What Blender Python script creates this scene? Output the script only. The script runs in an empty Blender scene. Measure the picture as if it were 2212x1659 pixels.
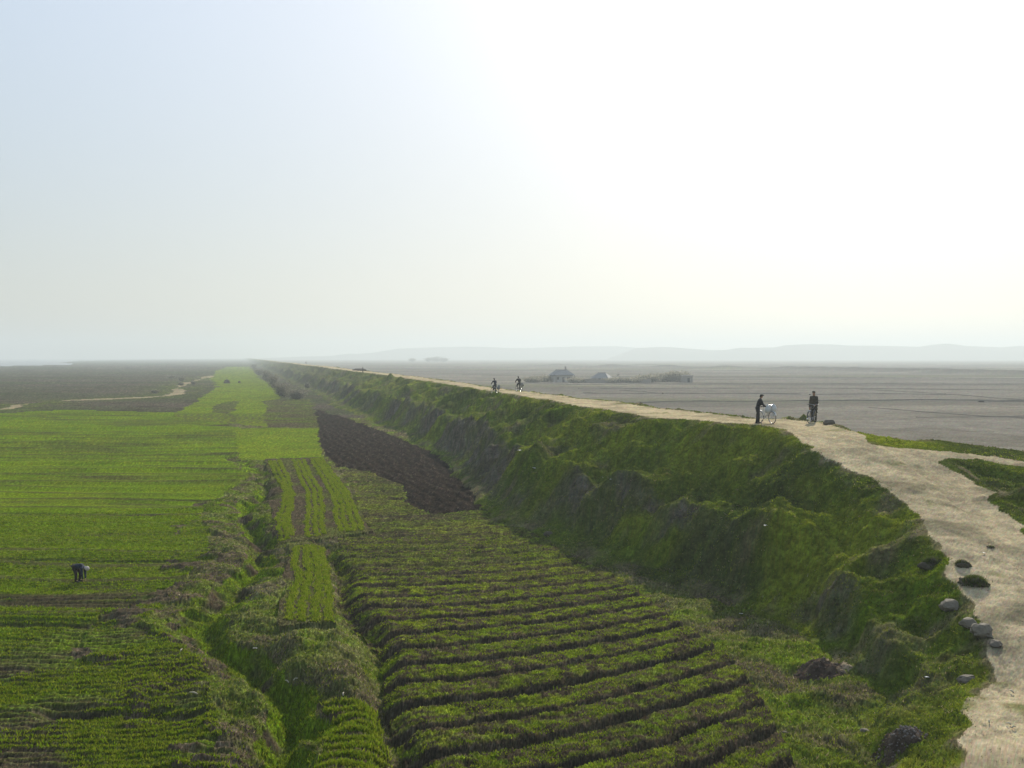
import bpy, bmesh, math, random
import numpy as np
from mathutils import Vector, Matrix

random.seed(7)
rng = np.random.default_rng(7)
S = bpy.context.scene
R = math.radians

# ------------------------------------------------------------------ camera, sky, sun, exposure
CAM_Z = 10.0
FPX = 2347.0            # focal length for a picture 2212 wide
PITCH = math.atan((829.5 - 771.0) / FPX)
cam_d = bpy.data.cameras.new('camera')
cam_d.sensor_width = 36.0
cam_d.lens = FPX / 2212.0 * 36.0
cam_d.clip_start = 0.5
cam_d.clip_end = 20000.0
cam = bpy.data.objects.new('camera', cam_d)
S.collection.objects.link(cam)
cam.location = (0, 0, CAM_Z)
cam.rotation_euler = (R(90) - PITCH, 0, 0)
S.camera = cam

SUN_AZ, SUN_EL = 20.0, 26.5
world = bpy.data.worlds.new('World')
S.world = world
world.use_nodes = True
wn = world.node_tree.nodes
wl = world.node_tree.links
bg = wn['Background']
sky = wn.new('ShaderNodeTexSky')
sky.sky_type = 'NISHITA'
sky.sun_disc = False
sky.sun_elevation = R(SUN_EL)
sky.sun_rotation = R(SUN_AZ)
sky.altitude = 0
sky.air_density = 1.0
sky.dust_density = 1.3
sky.ozone_density = 2.5
# the milky air flattens the sky: a power below one on its brightness, and a duller band towards the horizon
SKY_POW, SKY_REF, SKY_LOW, SKY_H = 0.49, 9.0, 0.64, 0.45
sep = wn.new('ShaderNodeVectorMath'); sep.operation = 'SCALE'; sep.inputs['Scale'].default_value = 1 / SKY_REF
wl.new(sky.outputs[0], sep.inputs[0])
gm = wn.new('ShaderNodeGamma'); gm.inputs['Gamma'].default_value = SKY_POW
wl.new(sep.outputs[0], gm.inputs['Color'])
tcw = wn.new('ShaderNodeTexCoord'); sx = wn.new('ShaderNodeSeparateXYZ'); wl.new(tcw.outputs['Generated'], sx.inputs[0])
mrw = wn.new('ShaderNodeMapRange'); mrw.interpolation_type = 'SMOOTHSTEP'
mrw.inputs['From Min'].default_value = -0.02; mrw.inputs['From Max'].default_value = SKY_H
mrw.inputs['To Min'].default_value = SKY_LOW * SKY_REF; mrw.inputs['To Max'].default_value = SKY_REF
wl.new(sx.outputs['Z'], mrw.inputs['Value'])
sm = wn.new('ShaderNodeVectorMath'); sm.operation = 'SCALE'
wl.new(gm.outputs[0], sm.inputs[0]); wl.new(mrw.outputs[0], sm.inputs['Scale'])
wl.new(sm.outputs[0], bg.inputs['Color'])
bg.inputs['Strength'].default_value = 0.084

sd = bpy.data.lights.new('sun', 'SUN')
sd.energy = 4.3
sd.angle = R(0.8)
sd.color = (1.0, 0.93, 0.80)
sun = bpy.data.objects.new('sun', sd)
S.collection.objects.link(sun)
sv = Vector((math.sin(R(SUN_AZ)) * math.cos(R(SUN_EL)), math.cos(R(SUN_AZ)) * math.cos(R(SUN_EL)), math.sin(R(SUN_EL))))
sun.rotation_euler = sv.to_track_quat('Z', 'Y').to_euler()
sun.location = (30, 30, 60)

S.view_settings.view_transform = 'Standard'
S.view_settings.look = 'None'
S.view_settings.exposure = 0.6
S.view_settings.gamma = 1.0
S.view_settings.use_curve_mapping = False
S.render.engine = 'CYCLES'
S.cycles.volume_bounces = 3
S.cycles.max_bounces = 6
S.cycles.diffuse_bounces = 2
S.cycles.transparent_max_bounces = 8
S.cycles.use_denoising = True
HAZE_DENSITY = 0.0005

# ------------------------------------------------------------------ helpers
def at(u, v, z=0.0):
    """ground point seen in direction (u, v) of the 2212x1659 frame, at height z"""
    dx = (u - 1106.0) / FPX
    dz = -(v - 829.5) / FPX
    c, s = math.cos(PITCH), math.sin(PITCH)
    y = c + dz * s
    zz = dz * c - s
    t = (z - CAM_Z) / zz
    return (dx * t, y * t)

def pl(pts, z=0.0):
    return np.array([at(u, v, z) for u, v in pts])

TAB = rng.random((256, 256)).astype(np.float32)
def vn(x, y, seed=0):
    x = x + seed * 17.31; y = y + seed * 9.77
    xi = np.floor(x).astype(np.int64); yi = np.floor(y).astype(np.int64)
    fx = x - xi; fy = y - yi
    fx = fx * fx * (3 - 2 * fx); fy = fy * fy * (3 - 2 * fy)
    x0 = xi & 255; x1 = (xi + 1) & 255; y0 = yi & 255; y1 = (yi + 1) & 255
    a = TAB[x0, y0]; b = TAB[x1, y0]; c = TAB[x0, y1]; d = TAB[x1, y1]
    return (a + (b - a) * fx) * (1 - fy) + (c + (d - c) * fx) * fy
def fbm(x, y, scale, octv=4, seed=0, gain=0.5):
    s = 0; a = 1.0; n = 0; f = 1.0 / scale
    for o in range(octv):
        cs, sn = math.cos(o * 1.1 + seed), math.sin(o * 1.1 + seed)
        s = s + a * (vn((x * cs - y * sn) * f, (x * sn + y * cs) * f, seed + o * 3) * 2 - 1)
        n += a; a *= gain; f *= 2.03
    return s / n
def sst(a, b, x):
    t = np.clip((x - a) / (b - a), 0, 1)
    return t * t * (3 - 2 * t)
def seg_dist(x, y, P, closed=False):
    d2 = np.full(x.shape, 1e18); side = np.zeros(x.shape); par = np.zeros(x.shape)
    n = len(P); acc = 0.0
    for i in range(n if closed else n - 1):
        a = P[i]; b = P[(i + 1) % n]
        ex, ey = b[0] - a[0], b[1] - a[1]; L2 = ex * ex + ey * ey; L = math.sqrt(L2)
        t = np.clip(((x - a[0]) * ex + (y - a[1]) * ey) / L2, 0, 1)
        dx = x - (a[0] + t * ex); dy = y - (a[1] + t * ey)
        dd = dx * dx + dy * dy
        m = dd < d2
        d2 = np.where(m, dd, d2)
        side = np.where(m, ex * (y - a[1]) - ey * (x - a[0]), side)
        par = np.where(m, acc + t * L, par)
        acc += L
    return np.sqrt(d2), side, par
def inside(x, y, P):
    r = np.zeros(x.shape, bool); n = len(P)
    for i in range(n):
        x1, y1 = P[i]; x2, y2 = P[(i + 1) % n]
        if y1 == y2: continue
        c = ((y1 > y) != (y2 > y)) & (x < (x2 - x1) * (y - y1) / (y2 - y1) + x1)
        r ^= c
    return r

# ------------------------------------------------------------------ the lay of the land
CL = np.array([(0.5, -6), (5, 12), (9.9, 24.3), (12.7, 29.1), (13.6, 30.8), (14.0, 32.7), (14.4, 35.8), (14.9, 38.8), (15.6, 42.8), (15.5, 45.8), (15.0, 48.7), (14.2, 50.8), (13.6, 53.7),
               (12.9, 57.5), (11.6, 60.5), (8.6, 68.4), (3.8, 94), (-7, 154), (-38, 295), (-205, 960), (-1750, 7100)])   # left edge of the crest
CR = np.array([(-1744, 7100), (-192, 930), (-95, 550), (-31.8, 292), (-8.2, 182), (0.8, 130), (6.4, 104), (12.9, 74.5), (15.2, 64.6), (17.4, 60.2),
               (17.8, 55.5), (19.4, 53.9), (22.0, 55.2), (25.4, 53.4), (36, 50), (60, 45), (60, 41), (36, 46.5), (23.6, 49.6), (20.6, 49.9),
               (20.5, 48.0), (20.3, 46.2), (19.8, 43.8), (19.9, 41.8), (19.5, 38), (19.0, 32), (17, 25), (14, 17), (10, 8), (8, -6)])
CREST = np.vstack([CL, CR])
CRX_Y = [-6, 16, 24.3, 29.1, 30.8, 32.7, 35.8, 38.8, 42.8, 45.8, 48.7, 50.8, 53.7, 57, 68, 94, 154, 295, 960, 7100]
CRX_Z = [0.4, 0.5, 0.8, 1.3, 1.75, 2.15, 2.7, 3.4, 4.05, 4.65, 5.25, 5.75, 6.2, 6.4, 6.3, 6.1, 5.8, 5.6, 5.5, 5.5]
DITCH = pl([(470, 940), (500, 985), (575, 1030), (560, 1080), (520, 1115), (555, 1170), (560, 1215), (505, 1285), (440, 1335), (490, 1400), (560, 1455), (625, 1515), (635, 1575), (590, 1659), (560, 1900)])
GROOVE = pl([(700, 1180), (735, 1230), (745, 1300), (800, 1365), (815, 1420), (825, 1500), (845, 1580), (880, 1659), (900, 1900)])
PATH_M = pl([(-200, 900), (0, 885), (40, 876), (90, 869), (160, 865), (250, 862), (370, 855), (385, 848), (384, 838), (398, 830), (420, 822), (455, 812)])
MOUND = pl([(560, 1400), (610, 1368), (700, 1362), (790, 1375), (812, 1440), (815, 1515), (700, 1520), (650, 1560), (610, 1500), (560, 1450)])

P_LEFT = pl([(-600, 893), (-100, 897), (30, 893), (150, 887), (400, 893), (440, 905), (520, 925), (520, 960), (505, 1000), (540, 1030), (500, 1060), (440, 1090), (430, 1120), (455, 1180), (440, 1215), (385, 1262), (370, 1300), (300, 1352), (0, 1347), (-900, 1340)])
P_LOW = pl([(-900, 1343), (0, 1350), (300, 1356), (400, 1390), (440, 1470), (470, 1550), (500, 1659), (520, 1900), (-1500, 1900)])
P_STRIP1 = pl([(575, 995), (698, 990), (806, 1155), (700, 1172), (590, 1182)])
P_STRIP2 = pl([(622, 1186), (706, 1184), (728, 1358), (605, 1364)])
P_SMALL = pl([(692, 1522), (808, 1515), (838, 1659), (860, 1900), (660, 1900), (690, 1659)])
P_TERR = pl([(735, 1162), (800, 1156), (780, 1110), (738, 1012), (800, 1018), (862, 1046), (880, 1092), (940, 1112), (1045, 1100), (1100, 1130), (1240, 1200), (1330, 1248), (1500, 1362), (1590, 1440), (1650, 1520), (1730, 1659), (1850, 1900), (910, 1900), (885, 1659), (850, 1580), (832, 1500), (818, 1400), (745, 1330), (725, 1230)])
P_PLOUGH = pl([(684, 884), (770, 912), (870, 945), (955, 985), (1050, 1090), (1040, 1101), (940, 1112), (882, 1092), (863, 1048), (800, 1020), (732, 1006), (706, 985), (690, 940)])
P_UP1 = pl([(512, 926), (690, 924), (700, 988), (575, 994), (515, 994)])
P_UP2 = pl([(580, 866), (678, 862), (690, 922), (572, 924)])
P_UP3 = pl([(495, 792), (540, 792), (560, 815), (600, 840), (612, 860), (575, 866), (580, 922), (520, 918), (395, 905), (380, 897), (430, 865), (470, 835), (455, 815), (470, 800)])
P_DARK = pl([(455, 884), (490, 868), (520, 866), (500, 893), (510, 912), (497, 912), (488, 893), (450, 892)])
P_RIVER = np.array([(-2600, 1150), (-600, 1190), (-575, 1250), (-600, 1500), (-820, 1960), (-1150, 2900), (-1500, 4700), (-1750, 7200), (-9000, 7200), (-9000, 1150)])

def crest_d(x, y):
    d, side, par = seg_dist(x, y, CREST, True)
    ins = inside(x, y, CREST)
    return np.where(ins, -d, d), par
LEN_L = float(np.sum(np.hypot(*(CL[1:] - CL[:-1]).T)))

def layout(x, y):
    """height and everything the colours need, for arrays of ground points"""
    x = np.asarray(x, float); y = np.asarray(y, float)
    r = np.hypot(x, y)
    near = np.clip(1 - (r - 60) / 200, 0, 1)
    cd, par = crest_d(x, y)
    left = par < LEN_L
    # the edge of the crest wanders
    wob = fbm(x, y, 2.6, 3, 3) * 0.6 + fbm(x, y, 0.8, 3, 4) * 0.34 + fbm(x, y, 9, 2, 5) * 0.5 * np.clip((r - 15) / 30, 0, 1)
    cdw = cd + wob * np.where(cd < 12, 1, 0)
    zc = np.interp(y, CRX_Y, CRX_Z) + fbm(x, y, 6, 3, 6) * 0.10 + fbm(x, y, 60, 2, 7) * 0.25 * np.clip((r - 70) / 60, 0, 1)
    zc = zc - 0.10 * np.clip(x - 17.3, 0, 16) * sst(44, 48, y) * (1 - sst(60, 66, y))
    # bank profiles
    dl = cdw + fbm(x, y, 5.5, 3, 8) * 0.9 * sst(0.6, 3, cd) + fbm(x, y, 14, 2, 9) * 0.9 * sst(1, 4, cd)
    Hc = zc
    WS = np.interp(y, [15, 26, 30, 36, 44, 48, 53, 75, 110, 150, 210, 400], [0.22, 0.25, 0.30, 0.38, 0.62, 0.80, 0.97, 0.95, 0.78, 1.0, 1.4, 1.6])
    dl = dl / WS
    fl = np.interp(dl, [-0.5, 0, 0.5, 1.0, 4.0, 4.5, 6.0, 6.5, 8.3, 8.9, 9.5, 10.0], [1, 1, 0.975, 0.935, 0.65, 0.60, 0.575, 0.50, 0.13, 0.06, 0.04, 0.0])
    fr = np.interp(cdw, [-0.5, 0, 0.5, 1.0, 9.0, 10.5, 13], [1, 1, 0.96, 0.90, 0.09, 0.03, 0.0])
    f = np.where(left, fl, fr)
    onbank = (f > 0.0) & (cdw > 0)
    z = Hc * f
    bankw = sst(0.2, 1.5, cd) * (1 - sst(6.5, 9.5, np.where(left, cd / WS, cd))) * np.clip(zc / 4.5, 0.12, 1)
    ridg = 1 - np.abs(fbm(x, y, 3.4, 3, 10))
    rad_ = fbm(x + 0.8 * y, y * 0.45 - 0.3 * x, 2.6, 3, 110)
    sdi = 0.97 * y - 0.24 * x + 0.9 * cd
    spur = 1 - np.abs(fbm(sdi, cd * 0.35 + 0.1 * sdi, 6.0, 2, 150)) * 2.6
    z = z + bankw * np.where(left, (np.clip(spur, -0.6, 1) - 0.35) * 0.72 * sst(0.4, 2.5, cd), 0)
    z = z + bankw * ((ridg - 0.8) * 1.0 + rad_ * 0.75 + np.sin((dl + 1.2 * fbm(x, y, 5, 2, 140)) * 2 * math.pi / 2.1) * 0.13 * (0.5 + fbm(x, y, 4, 2, 141)) + fbm(x, y, 6.5, 2, 111) * 0.5 + fbm(x, y, 1.2, 3, 11) * 0.27 + fbm(x, y, 0.4, 3, 12) * 0.16 * near)
    # road surface
    rd = sst(0.0, 0.6, -cdw)
    z = z + rd * (fbm(x, y, 1.2, 3, 13) * 0.045 + fbm(x, y, 0.35, 2, 14) * 0.018 * near)
    flat = 1 - sst(0.0, 0.12, f)
    U = 1106 + FPX * x / np.maximum(y, 1)
    # general unevenness of the low ground
    z = z + flat * (fbm(x, y, 12, 3, 15) * 0.12 + fbm(x, y, 70, 2, 16) * 0.25 * np.clip((r - 60) / 100, 0, 1) * (x < 0))
    # warp for zone borders
    wx = x + fbm(x, y, 2.2, 3, 17) * 0.35 + fbm(x, y, 10, 2, 18) * 0.8 * np.clip((r - 50) / 100, 0, 3)
    wy = y + fbm(x, y, 2.2, 3, 19) * 0.35 + fbm(x, y, 10, 2, 20) * 0.8 * np.clip((r - 50) / 100, 0, 3)
    dd, dside, _ = seg_dist(wx + fbm(x, y, 1.7, 3, 120) * 0.9, wy + fbm(x, y, 1.7, 3, 121) * 0.9, DITCH)
    gd, _, _ = seg_dist(wx, wy, GROOVE)
    pd, _, _ = seg_dist(x + fbm(x, y, 8, 2, 21) * 1.5, y, PATH_M)
    zone = np.zeros(x.shape, int)                       # 0 = right plain
    L = left & ~onbank & (cdw > 0)
    zone[L] = 13                                        # rough grass
    yv = y
    marsh = L & ((y > 190) | ((x < -0.1 * y) & (y > 176)))
    zone[marsh] = 1
    def setz(P, k, cond=L):
        m = inside(wx, wy, P) & cond
        zone[m] = k
        return m
    setz(P_LEFT, 2); setz(P_LOW, 3); setz(P_UP3, 8); setz(P_DARK, 9)
    far_green = L & (y > 480) & (y < 900) & inside(wx, wy, pl([(495, 775.5), (530, 775.5), (545, 800), (480, 800)]))
    zone[far_green] = 8
    setz(P_UP2, 9); setz(P_UP1, 8)
    setz(P_TERR, 6); setz(P_PLOUGH, 7)
    s1 = setz(P_STRIP1, 5); s2 = setz(P_STRIP2, 5)
    setz(P_SMALL, 14)
    mnd = inside(wx, wy, MOUND) & L
    zone[mnd] = 15
    dwid = np.clip(1.15 - (y - 30) * 0.003, 0.7, 1.15)
    dit = L & (dd < dwid * 0.75) & (y < 110) & ~np.isin(zone, [5])
    zone[dit] = 4
    # ditch, groove, mound
    fade = (1 - sst(70, 120, y))
    z = z - flat * np.exp(-(dd / (dwid * 0.62)) ** 2) * (0.55 + 0.5 * fbm(x, y, 4, 2, 122)) * fade
    z = z + flat * np.exp(-((dd - 2.0) / 1.0) ** 2) * 0.12 * fade * (zone != 5)
    z = z - flat * np.exp(-(gd / 0.5) ** 2) * 0.5 * (1 - sst(52, 62, y))
    md, _, _ = seg_dist(x, y, MOUND, True)
    z = z + np.where(mnd, sst(0, 1.4, md) * (0.32 + 0.3 * fbm(x, y, 1.6, 2, 22)), 0)
    # eroded left bank of the ditch
    ero = L & (dd < 4.2) & (y < 75) & ~np.isin(zone, [4, 5, 6, 15]) & (fbm(x, y, 2.4, 3, 23) + 0.45 * (1 - dd / 4.2) > 0.10) & (dside < 0)
    z = z + np.where(np.isin(zone, [13, 15, 4]) | ero, fbm(x, y, 1.0, 4, 24) * 0.30 * near, 0)
    # raised beds of the terraced field
    dxl = np.maximum(0, wx + 5.0 + 0.05 * (y - 30))
    a = np.interp(y, [28, 45, 60, 75], [0.042, 0.034, 0.03, 0.05])
    sc = y + fbm(x, y, 7, 2, 25) * 0.35 - a * dxl ** 2
    sco = 2.05
    ph = sc / sco
    bi = np.floor(ph); bf = ph - bi
    bedh = np.interp(sc, [20, 34, 42, 50, 62], [0.17, 0.16, 0.10, 0.07, 0.05])
    # near face (small bf) steep and bare, flat top, furrow at the far side
    prof = np.interp(bf, [0, 0.04, 0.15, 0.24, 0.90, 0.98, 1.0], [-0.55, -0.5, 0.75, 1.0, 0.9, -0.3, -0.55])
    terr = zone == 6
    jit = 0.6 * (TAB[(bi.astype(int) * 7) & 255, 3] - 0.5)
    z = z + np.where(terr, prof * bedh * (1 + 0.5 * jit), 0)
    micro = fbm(x, y, 0.5, 2, 26) * 0.07 * near
    z = z + np.where(np.isin(zone, [6, 3, 14]), micro, 0)
    # rows (running across) in left field
    rows_y = (y + fbm(x, y, 9, 2, 27) * 0.5 + 0.012 * x)
    rf = 0.5 + 0.5 * np.cos(rows_y * 2 * math.pi / 0.42)
    z = z + np.where(np.isin(zone, [2, 3]), (rf - 0.5) * 0.07 * (1 - sst(45, 80, r)), 0)
    rf2 = 0.5 + 0.5 * np.cos(rows_y * 2 * math.pi / 3.3 + fbm(x, y, 14, 2, 28) * 4)
    z = z + np.where(zone == 2, (rf2 - 0.5) * 0.10 + fbm(x * 0.25, y, 5, 3, 29) * 0.28 * np.clip((y - 55) / 40, 0, 1), 0)
    # deep boundary furrows in the left field
    fur = np.zeros(x.shape)
    for (u0, v0, u1, v1, w, dpt) in [(-900, 1190, 490, 1214, 0.42, 0.28), (-900, 1346, 260, 1352, 0.5, 0.2), (230, 1077, 560, 1083, 0.4, 0.2),
                                     (130, 1538, 405, 1540, 0.5, 0.3), (400, 916, 520, 920, 1.2, 0.25), (0, 1106, 330, 1112, 0.4, 0.15), (-200, 1295, 330, 1310, 0.8, 0.08)]:
        q0, q1 = at(u0, v0), at(u1, v1)
        d_, _, _ = seg_dist(x, y + fbm(x, y, 5, 2, 30) * 0.25, np.array([q0, q1]))
        k = np.exp(-(d_ / w) ** 2)
        z = z - np.where(flat > 0.5, k * dpt, 0)
        fur = np.maximum(fur, k)
    # strips with rows running away from the viewer
    ploughc = (wx + 0.30 * y)
    # ploughed ridges
    pr = 0.5 + 0.5 * np.cos((ploughc + fbm(x, y, 3, 3, 112) * 0.5) * 2 * math.pi / 0.95)
    z = z + np.where(zone == 7, (pr - 0.5) * 0.10 + fbm(x, y, 0.8, 3, 31) * 0.22 * near, 0)
    z = z + np.where(s1 | s2, 0.18, 0)
    # footpath across the marsh
    pth = marsh & (pd < 1.2 + 2.6 * fbm(x, y, 22, 2, 32))
    zone[pth] = 16
    # far levee on the right plain
    lev, _, _ = seg_dist(x, y, np.array([at(1150, 789), at(1400, 792.5), at(1700, 797), at(2212, 808), at(2700, 818)]))
    z = z + np.where(~left & ~onbank, np.exp(-(lev / 16) ** 2) * 2.4 + fbm(x, y, 14, 3, 33) * 0.10 - 0.1, 0)
    riv = L & inside(x, y, P_RIVER)
    zone[riv] = 12
    z = np.where(riv, -1.2, z)
    zone[onbank] = 10
    grain = np.where(zone == 10, 0.012, 0) + np.where(np.isin(zone, [13, 15, 4]), 0.03, np.where(np.isin(zone, [7, 6, 14, 5]), 0.03, np.where(zone == 12, 0, 0.012)))
    GRAIN = grain
    # bare dirt of the crest, with a grass shoulder on the right and ragged left edge
    crest = cdw <= 0
    spur = (x > 17.4) | (y > 60)
    sp_d, _, _ = seg_dist(x, y, np.array([(17.0, 48.6), (20.2, 51.0), (24.0, 51.0), (36, 47.8), (60, 42.8)]))
    shoulder = crest & (((~left) & (-cdw < (0.15 + 0.9 * np.maximum(0, fbm(x, y, 6, 2, 34) + 0.1))) & (y > 58)) |
                        ((x + 0.8 * fbm(x, y, 2.0, 3, 35) > np.where(y > 51.6, 17.3, 20.0)) & (y > 42) & (y < 60) & (sp_d > 0.55 + 0.3 * fbm(x, y, 1.5, 2, 36))) |
                        ((~left) & (-cdw < 0.5 + 0.9 * fbm(x, y, 2.2, 3, 37)) & (y < 48)))
    zone[crest] = 11
    zone[shoulder] = 10
    return dict(grain=GRAIN, z=z, zone=zone, cd=cd, cdw=cdw, left=left, f=f, dd=dd, dside=dside, ero=ero, gd=gd, bf=bf, bi=bi, rf=rf, rf2=rf2, rows_y=rows_y,
                fur=fur, s1=s1, s2=s2, pr=pr, r=r, lev=lev, wx=wx, wy=wy, dl=dl, pd=pd, bedh=bedh)

def hz(x, y):
    o = layout(np.array([x, x]), np.array([y, y]))
    return float(o['z'][0])

# ------------------------------------------------------------------ ground colours (true albedo)
def mixc(a, b, t):
    return a + (b - a) * t[..., None]
def colours(x, y, o):
    C_ = lambda *c: np.array(c, float)
    r = o['r']; zone = o['zone']
    n = x.shape
    g_dark = C_(0.042, 0.052, 0.014); g_mid = C_(0.074, 0.102, 0.012); g_brt = C_(0.100, 0.155, 0.006); g_yel = C_(0.150, 0.175, 0.012)
    soil = C_(0.060, 0.048, 0.030); soil_d = C_(0.038, 0.032, 0.021); sand = C_(0.455, 0.375, 0.235); dry = C_(0.19, 0.155, 0.095); clay = C_(0.110, 0.096, 0.080)
    f1 = fbm(x, y, 3.0, 4, 41); f2 = fbm(x, y, 0.9, 3, 42); f3 = fbm(x, y, 14, 3, 43); f4 = fbm(x, y, 0.3, 2, 44)
    fs = fbm(x * 0.22, y, 1.6, 4, 45)      # long across the view
    col = np.zeros(n + (3,))
    def put(m, c):
        col[m] = c[m]
    full = lambda c: np.broadcast_to(c, n + (3,)).copy()
    # right plain
    c = mixc(full(C_(0.138, 0.126, 0.106)), full(C_(0.176, 0.158, 0.124)), np.clip(0.5 + fbm(x * 0.3, y, 30, 4, 46), 0, 1))
    c = mixc(c, full(C_(0.12, 0.125, 0.06)), np.clip(fbm(x * 0.3, y, 60, 3, 47) * 1.6 - 0.1, 0, 0.7))
    c = mixc(c, full(C_(0.07, 0.065, 0.05)), np.clip(np.exp(-(o['lev'] / 25) ** 2) * 0.8, 0, 1))
    rowi = np.floor(y / 23 + fbm(x, y, 90, 2, 130) * 0.8); cli = np.floor(x / 60 + rowi * 0.37 + fbm(x, y, 120, 2, 131) * 0.6)
    tone = TAB[(rowi.astype(int) * 13 + cli.astype(int) * 7) & 255, (cli.astype(int) * 11) & 255]
    c = c * (0.78 + 0.42 * tone)[..., None]
    put(zone == 0, c)
    # marsh
    c = mixc(full(C_(0.075, 0.062, 0.046)), full(C_(0.050, 0.060, 0.026)), np.clip(0.5 + fbm(x * 0.3, y, 25, 4, 48) * 1.5, 0, 1))
    c = mixc(c, full(soil_d), np.clip(fbm(x, y, 6, 3, 49) * 1.4, 0, 0.7))
    grn = np.clip(np.exp(-(o['pd'] / 9) ** 2) * (0.4 + f1), 0, 0.8)
    c = mixc(c, full(g_mid), grn)
    put(zone == 1, c)
    put(zone == 16, mixc(full(sand * 0.7), full(dry), np.clip(0.5 + f1, 0, 1)))
    # left field
    c = mixc(full(g_brt), full(g_mid), np.clip(0.36 + f3 * 1.5 + fs * 0.9, 0, 1))
    c = mixc(c, full(g_yel), np.clip(0.10 + f1 * 0.5, 0, 1))
    rw = (1 - sst(45, 75, r)) * (1 - o['rf']) * np.clip(0.55 + fs * 1.0, 0, 1)
    c = mixc(c, full(soil), np.clip(rw * 0.75 + np.clip(fs * 1.5 - 0.55 + 0.35 * sst(48, 38, y), 0, 0.8), 0, 0.9))
    br = sst(0.78, 0.95, o['rf2'] + fs * 0.15) * 0.6
    c = mixc(c, full(soil * 0.9), np.clip(br * sst(-0.25, 0.3, fbm(x * 0.3, y, 12, 2, 50)) + o['fur'] * 0.85, 0, 0.9))
    put(zone == 2, c)
    # low left field: browner
    c = mixc(full(soil), full(g_mid), np.clip(0.25 + f1 * 0.9 + fs * 0.9, 0, 1))
    c = mixc(c, full(g_brt * 0.9), np.clip(o['rf'] * 0.8 - 0.3 + f1 * 0.9, 0, 0.8))
    c = mixc(c, full(soil_d), np.clip(o['fur'] + f2 * 0.5 - 0.1, 0, 0.8))
    put(zone == 3, c)
    # terraced beds
    top = sst(0.17, 0.30, o['bf']) * (1 - sst(0.88, 0.97, o['bf']))
    sp = np.clip(0.34 + f4 * 1.3 + f2 * 0.5 + 0.22 * np.cos(o['bf'] * 8 * math.pi), 0, 1)
    far = sst(44, 58, y)
    fine_ = 0.5 + 0.5 * np.cos((o['bf'] + o['bi']) * 2 * math.pi * 3 + f1)
    cov = (top + far * 0.6 * (1 - top)) * (sp * (1 - far) + far * np.clip(0.70 + f4 * 0.6 + fs * 0.6 - 0.6 * fine_, 0, 1))
    c = mixc(full(soil), full(soil_d), np.clip(0.5 + f2, 0, 1))
    c = mixc(c, mixc(full(g_brt * 0.8), full(g_yel), np.clip(0.35 + f1, 0, 1)), cov * 0.8)
    put(zone == 6, c)
    # small field near the bottom
    rr = 0.5 + 0.5 * np.cos(o['rows_y'] * 2 * math.pi / 0.62)
    c = mixc(full(soil), mixc(full(g_brt * 0.9), full(g_yel), np.clip(0.3 + f1, 0, 1)), sst(0.3, 0.8, rr + f4 * 0.4) * 0.85)
    put(zone == 14, c)
    # strips with rows away from viewer
    c = mixc(full(soil), full(dry * 0.35), np.clip(0.4 + f2, 0, 1))
    c = mixc(c, full(g_mid), np.clip(0.15 + f1, 0, 0.5))
    put(zone == 5, c)
    # ploughed
    c = mixc(full(C_(0.034, 0.026, 0.020)), full(C_(0.018, 0.015, 0.012)), np.clip(0.5 + f2 * 0.8 + (0.5 - o['pr']) * 0.9, 0, 1))
    put(zone == 7, c)
    # upper green fields
    c = mixc(full(g_brt), full(g_mid), np.clip(0.35 + fs * 0.8 + f3 * 0.8, 0, 1))
    c = mixc(c, full(g_yel), np.clip(0.3 + f1 * 0.5, 0, 1))
    rws = 0.5 + 0.5 * np.cos((x + 0.24 * y + 0.9 * np.sin(y * 0.35)) * 2 * math.pi / 1.1)
    c = mixc(c, full(soil), np.clip((1 - rws) * 0.7 * sst(155, 165, y) * (1 - sst(185, 195, y)), 0, 1))
    put(zone == 8, c)
    c = mixc(full(soil * 1.1), full(g_mid), np.clip(0.45 + fs * 0.9 + f1 * 0.4, 0, 1))
    put(zone == 9, c)
    # ditch
    c = mixc(full(g_brt * 0.9), full(g_mid), np.clip(0.5 + f1 * 1.5, 0, 1))
    c = mixc(c, full(soil), np.clip(f2 * 1.6 + f1 * 1.2 + 0.1, 0, 1))
    put(zone == 4, c)
    # rough verge / mound
    c = mixc(full(g_mid), full(dry * 0.6), np.clip(0.30 + f1 * 1.2, 0, 0.85))
    c = mixc(c, full(g_brt), np.clip(f2 * 1.2, 0, 0.7))
    c = mixc(c, full(soil * 1.3), np.clip(fbm(x, y, 1.8, 3, 51) * 2.0 + 0.0, 0, 0.85))
    put(np.isin(zone, [13, 15]), c)
    m = o['ero']
    c = mixc(full(soil * 1.3), full(g_mid), np.clip(f2 * 2.0 + 0.15, 0, 0.9))
    put(m & (zone != 5) & (zone != 7), c)
    # dike bank
    cd = o['cdw']
    c = mixc(full(g_mid * 1.05), full(g_dark * 1.1), np.clip(0.40 + f1 * 1.2, 0, 1))
    c = mixc(c, full(g_brt * 0.9), np.clip(f2 * 0.9 + f3 * 0.9 + 0.02, 0, 0.7))
    c = mixc(c, full(g_yel), np.clip(fbm(x, y, 5, 3, 52) * 1.6 + 0.08, 0, 0.75))
    c = mixc(c, full(dry * 0.6), np.clip(fbm(x, y, 2.0, 4, 57) * 2.0 - 0.35, 0, 0.7))
    scree = np.clip((fbm(x, y, 7, 3, 53) * 2.2 + 0.12 + 0.15 * sst(60, 75, y) - 0.25 * (1 - sst(45, 60, y))) * sst(5.6, 6.4, o['dl']) * (1 - sst(8.0, 9.5, o['dl'])) * (0.7 + 1.4 * np.clip(f2 + 0.3, 0, 1)), 0, 0.9) * o['left']
    c = mixc(c, mixc(full(clay), full(soil), np.clip(0.5 + f4, 0, 1)), scree)
    edge = (1 - sst(0.0, 0.45, cd + f2 * 0.9 + 0.15)) * 0.8
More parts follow.
